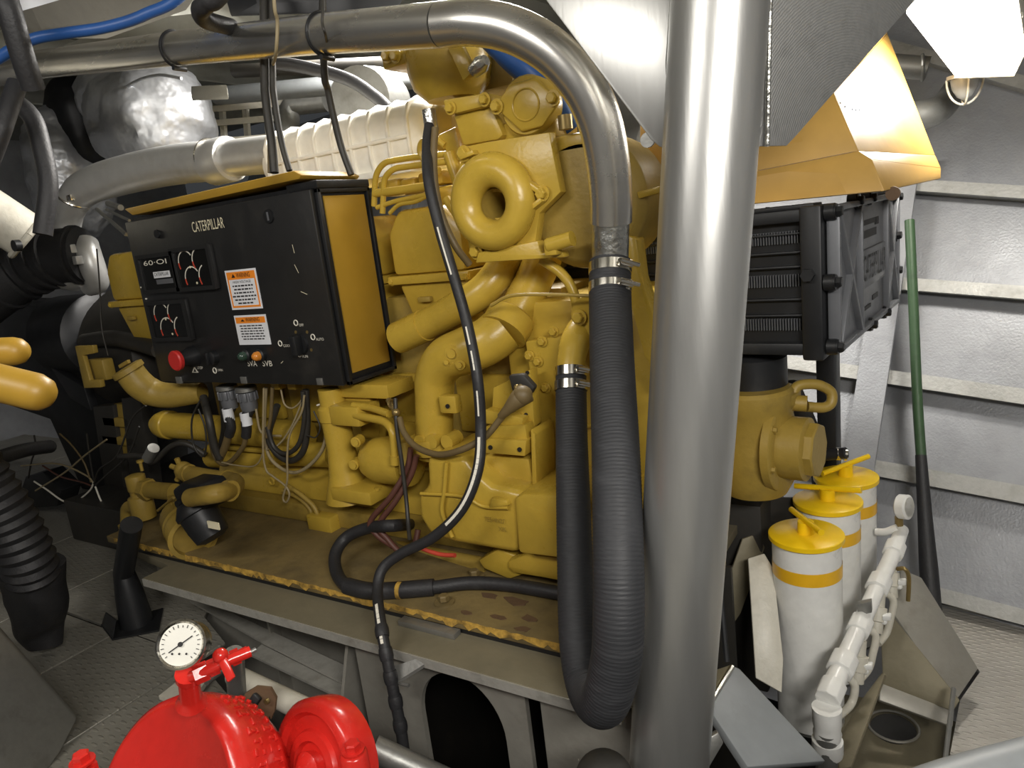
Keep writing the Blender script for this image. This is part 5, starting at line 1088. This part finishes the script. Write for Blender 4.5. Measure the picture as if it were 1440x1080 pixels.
Mn(M().tube([D(1262, 800, 2.08), D(1272, 800, 2.06), D(1278, 812, 2.06), D(1277, 845, 2.07)], .006, 10), 'drain_hook', 'brass')
Mn(M().cyl(D(1174, 1055, 1.72), D(1178, 1100, 1.72), .006, 8), 'chain', 'brass')
# --- leaning green pole
gp = thing('leaning_pole', 'dark green pole with black taped foot leaning on the hull', 'pole', D(1312, 860, 2.4))
M().tube([D(1279, 310, 2.62), D(1284, 420, 2.58), D(1290, 560, 2.54), D(1296, 650, 2.5)], .017, 16).obj('shaft', 'green', gp)
M().tube([D(1295, 640, 2.505), D(1301, 730, 2.465), D(1306, 800, 2.43), D(1311, 858, 2.4)], [.0185, .024, .03, .03], 14).obj('taped_foot', 'rubber', gp)
# --- foundation brackets and plates around the canisters
def slab(pts, th, m_, nm, lab, cat='bracket', d=None):
    P = [D(*p) for p in pts]; n2 = (P[1]-P[0]).cross(P[2]-P[0]).normalized(); n2 = n2 if n2.dot(CAM-P[0]) > 0 else -n2
    P = [p-n2*((p-P[0]).dot(n2)) for p in P]
    return M().prism(P, -n2*th).obj(nm, m_, bevel=.003, label=lab, cat=cat)
db = thing('diagonal_bracket', 'grey flanged steel bracket sloping down from the canisters to the tread plate', 'bracket', D(1340, 985, 1.9))
def dslab(pts, th, m_, nm, par):
    o = slab(pts, th, m_, nm, None, None); o.parent = par; o.location = o.location-par.location; return o
dslab([(1268, 800, 2.2), (1296, 812, 2.2), (1376, 940, 2.05), (1350, 985, 1.95), (1252, 862, 2.1)], .012, 'bedgrey', 'flange', db)
dslab([(1252, 862, 2.1), (1350, 985, 1.95), (1340, 1000, 1.95), (1240, 965, 2.02), (1238, 880, 2.1)], .012, 'bed', 'web', db)
hb = D(1255, 1020, 1.95)
slab([(1238, 960, 2.02), (1342, 1000, 1.96), (1340, 1022, 1.94), (1236, 985, 2.0)], .02, 'bedgrey', 'cross_bar', 'grey flat bar under the sloping bracket', 'bar')
zp = .02
hole = [V((math.cos(t), math.sin(t), 0)) for t in [2*math.pi*k/28 for k in range(28)]]
pc_ = PZ(1256, 1022, zp-.1); po = [PZ(1150, 970, zp-.1), PZ(1238, 985, zp-.1), PZ(1345, 1015, zp-.1), PZ(1330, 1110, zp-.1), PZ(1180, 1110, zp-.1)]
M().prism(po, (0, 0, -.012), [[pc_+V((h.x*.062, h.y*.075, 0)) for h in hole]]).obj('holed_plate', 'bed', label='brown deck plate with round drain hole behind the manifold', cat='plate')
M().torus(pc_+UZ*.003, UZ, .068, .004, 28, 6).obj('hole_rim', 'bedgrey', label='raised rim around the round drain hole', cat='rim')
slab([(1150, 1085, 1.75), (1210, 985, 1.9), (1240, 945, 1.96), (1246, 950, 1.95), (1200, 1085, 1.72)], .01, 'bed', 'angle_bar', 'brown angle bar rising beside the drain hole', 'bar')
slab([(1340, 965, 1.9), (1346, 968, 1.9), (1332, 1085, 1.75), (1324, 1085, 1.75)], .008, 'galv', 'edge_strip', 'thin bright edge strip along the tread plate', 'strip')
cbp = slab([(1052, 785, 2.02), (1075, 778, 2.02), (1088, 800, 2.0), (1090, 930, 2.0), (1084, 975, 2.0), (1052, 955, 2.0)], .01, 'whiteold', 'back_plate', 'aged white steel plate between pillar and the canisters', 'plate')
slab([(1044, 758, 2.1), (1066, 750, 2.1), (1076, 770, 2.1), (1050, 870, 2.05), (1024, 930, 2.0), (1004, 930, 2.0)], .01, 'bed', 'brace_plate', 'brown brace plate leaning between pillar and canisters', 'plate')
slab([(1020, 700, 2.15), (1120, 700, 2.2), (1120, 735, 2.2), (1015, 735, 2.15)], .02, 'dark', 'support_beam', 'dark beam under the raw water pump', 'beam')
M().cyl(D(1010, 800, 1.75), D(1022, 930, 1.72), .007, 8).obj('thin_rod', 'blackm', label='thin dark rod beside the pillar', cat='rod')
fbk = thing('foot_bracket', 'pale grey foot bracket with dusty side flange beside the pillar base', 'bracket', D(1050, 1085, 1.45))
dslab([(996, 985, 1.5), (1028, 935, 1.6), (1040, 940, 1.6), (1064, 985, 1.58), (1145, 1085, 1.5), (1040, 1090, 1.42), (1000, 1010, 1.48)], .02, 'greypipe', 'face_plate', fbk)
dslab([(995, 945, 1.6), (1028, 934, 1.6), (996, 985, 1.5), (990, 985, 1.5)], .02, 'bed', 'side_flange', fbk)
M().path([D(1030, 938, 1.59), D(1015, 962, 1.545), D(998, 990, 1.49)], .006, 8).obj('weld_bead', 'alufoil', fbk)
slab([(985, 1045, 1.42), (1010, 1030, 1.42), (1018, 1045, 1.42), (1000, 1090, 1.4), (980, 1090, 1.4)], .015, 'galv', 'foot_tab', 'small grey tab at the very foot of the pillar')
M().tube([D(1240, 1150, .9), D(1330, 1112, .92), D(1460, 1075, .95)], .035, 24).obj('foreground_pipe', 'greypipe', label='thick grey painted pipe lying in front of the tread plate', cat='pipe')
# ================================================================ FRONT: red pump, its gauge, the coupling housing
nf = c2w(V((-.48, -.36, -.80))).normalized()
F = D(222, 1146, 1.25)
rp = thing('red_pump', 'glossy red cast pump casing with pressure gauge and drain cock on top', 'pump', F-UZ*.26)
RL = lambda prof, o, ax_, nm, par=None, n=44, mt='red': M().lathe(prof, o, ax_, n).obj(nm, mt, par or rp, ang=50)
cs = RL([(.06, -.17), (.13, -.165), (.175, -.145), (.195, -.11), (.2, -.06), (.198, -.03), (.192, -.012), (.18, -.003), (.172, -.003), (.166, -.009), (.01, -.007)], F, nf, 'volute_casing')
u, v, _ = frame(nf)
def rim(an, h, r=.2): return F+nf*h+(u*math.cos(an)+v*math.sin(an))*r
random.seed(5)
# find the angle of the rim that looks up and towards the camera's right
best = max(range(720), key=lambda k: (u*math.cos(k*math.pi/360)+v*math.sin(k*math.pi/360)).dot((UZ*.75+right*.6).normalized()))*math.pi/360
for row, hh in enumerate((-.062, -.103)):
    for k in range(11):
        an = best+(k-5)*.105+row*.04; c = rim(an, hh, .2005 if row == 0 else .197); rad = (u*math.cos(an)+v*math.sin(an)); tn = nf.cross(rad)
        w_, l_ = random.uniform(.002, .0035), random.uniform(.009, .013)
        m_ = M().obox(c, tn*random.uniform(.004, .008), nf*.003, rad*.0028)
        if k % 3: m_.obox(c+nf*.010, tn*.0028, nf*l_*.6, rad*.0026)
        if k % 2: m_.obox(c+nf*.019, tn*.007, nf*.003, rad*.0026)
        m_.obj('raised_character', 'red', cs, bevel=.001)
# shoulder pad and top neck
nk = D(266, 992, 1.2)
M().lathe([(.026, 0), (.02, .012), (.0175, .02), (.0175, .075), (.021, .077), (.021, .09)], D(269, 988, 1.25), D(262, 925, 1.175)-D(269, 988, 1.25), 20).obj('gauge_neck', 'red', rp)
M().pipe([D(268, 952, 1.19), D(290, 944, 1.19), D(318, 930, 1.2), D(352, 916, 1.22)], .0095, .02, 14).obj('cock_pipe', 'red', rp)
for (px, py, r, L) in ((283, 946, .0165, .022), (300, 938, .0145, .016), (331, 924, .0135, .014), (343, 919, .010, .014)): RL([(r, -L/2), (r, L/2)], D(px, py, 1.195+(px-283)*.0005), D(352, 916, 1.22)-D(290, 944, 1.19), 'cock_nut', n=6)
M().ball(D(310, 922, 1.195), .013).obj('cock_ball', 'red', rp)
M().bar(D(313, 928, 1.18), D(326, 956, 1.165), .016, .006, back).obj('cock_lever', 'red', rp, bevel=.003)
M().cyl(D(352, 917, 1.22), D(360, 913, 1.225), .004, 10).obj('cock_tip', 'galv', rp)
# pressure gauge
gn_ = c2w(V((.12, -.30, -.95))).normalized(); gc = D(255, 906, 1.16)
pg = M().lathe([(.036, -.045), (.037, -.008), (.0395, -.004), (.0395, .004), (.036, .006), (.033, .003)], gc, gn_, 40, True, False).obj('pressure_gauge', 'clamp', rp)
M().lathe([(.0335, .0015), (.0335, .003)], gc, gn_, 40).obj('gauge_dial', 'dial', pg)
rt = (right-gn_*right.dot(gn_)).normalized(); ut = gn_.cross(rt).normalized(); ut = ut if ut.z > 0 else -ut
o = gc+gn_*.0042
M().bar(o-(rt*.8+ut*.62)*.021, o+(rt*.8+ut*.62)*.021, .0018, .001, gn_).obj('gauge_needle', 'blackink', pg)
M().lathe([(.004, 0), (.004, .002)], o, gn_, 12).obj('needle_hub', 'blackink', pg)
for k in range(19):
    an = math.radians(225-15*k); d = rt*math.cos(an)+ut*math.sin(an); M().bar(o+d*.026, o+d*(.031 if k % 3 else .0295), .0011, .0006, gn_).obj('dial_tick', 'blackink', pg)
for k in (-1, 0, 1): M().lathe([(.0018, 0), (.0018, .0006)], o-ut*.0145+rt*.011*k, gn_, 8).obj('dial_mark', 'blackink', pg)
M().lathe([(.008, 0), (.008, .003)], gc-gn_*.022+ut*.0355, ut, 14).obj('fill_plug', 'blackm', pg)
# lug with bolt at the lower left
RL([(.022, -.03), (.022, .0)], D(116, 1080, 1.2), UZ, 'casing_lug', n=16); M().bolt(D(116, 1072, 1.2), UZ, .014).obj('bolt', 'red', rp)
# red coupling housing on the right
n2 = c2w(V((-.62, -.1, -.78))).normalized(); Hc = D(450, 1078, 1.32)
hg = thing('red_coupling_housing', 'round red coupling housing with bolted lug beside the pump', 'housing', Hc-UZ*.15)
H_ = lambda prof, nm, n=40: M().lathe(prof, Hc, n2, n).obj(nm, 'red', hg, ang=50)
H_([(.03, -.05), (.10, -.05), (.118, -.04), (.122, -.015), (.122, .012), (.115, .02), (.1, .022), (.092, .012), (.07, .012), (.066, .02), (.05, .022), (.046, .012), (.02, .01)], 'bearing_flange')
H_([(.03, 0), (.034, .03), (.02, .04)], 'shaft_boss', 24)
M().bar(Hc+n2*.03+UZ*.01, Hc+n2*.07+V((-.02, -.02, -.06)), .022, .012, n2).obj('hub_arm', 'red', hg, bevel=.004)
RL([(.024, -.12), (.024, 0), (.02, .004)], D(497, 1060, 1.24), UZ, 'lug', hg, 18); M().bolt(D(497, 1056, 1.24), UZ, .014).obj('bolt', 'red', hg)
for an in (.6, 1.7, 2.8):
    uu, vv_, _ = frame(n2); M().bolt(Hc+(uu*math.cos(an)+vv_*math.sin(an))*.108+n2*.02, n2, .007).obj('rim_bolt', 'red', hg)
# rusty toothed plate and bilge pipework behind the pump
tp = [D(345, 975, 1.45), D(360, 966, 1.45), D(380, 968, 1.45), D(388, 982, 1.45), D(386, 1000, 1.45)]
for k in range(7): tp += [D(384-5*k, 1004+2.2*k, 1.45), D(381-5*k, 1012+2.2*k, 1.45)]
tp += [D(340, 1010, 1.45), D(338, 990, 1.45)]
q_ = thing('toothed_plate', 'rusty toothed plate with slotted catch behind the red pump', 'plate', D(360, 1015, 1.45))
M().prism(tp, V((-.002, .006, 0))).obj('quadrant', 'rust', q_); M().bar(D(345, 1005, 1.44), D(363, 978, 1.44), .02, .012, UY).obj('catch', 'blackm', q_, bevel=.003); M().lathe([(.006, 0), (.006, .006)], D(377, 985, 1.445), -UY, 10).obj('screw', 'brass', q_)
M().cyl(D(329, 918, 1.5), D(334, 985, 1.58), .02, 18).obj('grey_valve', 'galv', label='grey valve stem standing behind the red drain cock', cat='valve')
M().cyl(D(330, 950, 1.8), D(505, 1035, 1.45), .026, 18).obj('bilge_pipe', 'whiteold', label='pale bilge pipe behind the rusty toothed plate', cat='pipe')
M().cyl(D(525, 1052, 1.5), D(760, 1160, 1.5), .027, 18).obj('bilge_pipe', 'galv', label='grey bilge pipe passing under the girder cutout', cat='pipe')
M().cyl(D(290, 960, 1.5), D(316, 940, 1.55), .007, 10).obj('thin_tube', 'galv', label='thin grey tube behind the pump neck', cat='tube')
M().prism([PZ(225, 985, .31), PZ(255, 960, .31), PZ(300, 952, .31), PZ(268, 1000, .31)], (0, 0, .015)).noise(.006, 20, 2).obj('crumpled_sheet', 'whiteold', label='crumpled pale sheet scrap on the floor behind the pump', cat='scrap')
M().ball(D(850, 1098, 1.25), .052, 24, 14).obj('dark_bulb', 'dark', label='dark round cap below the coolant hose bend', cat='cap')
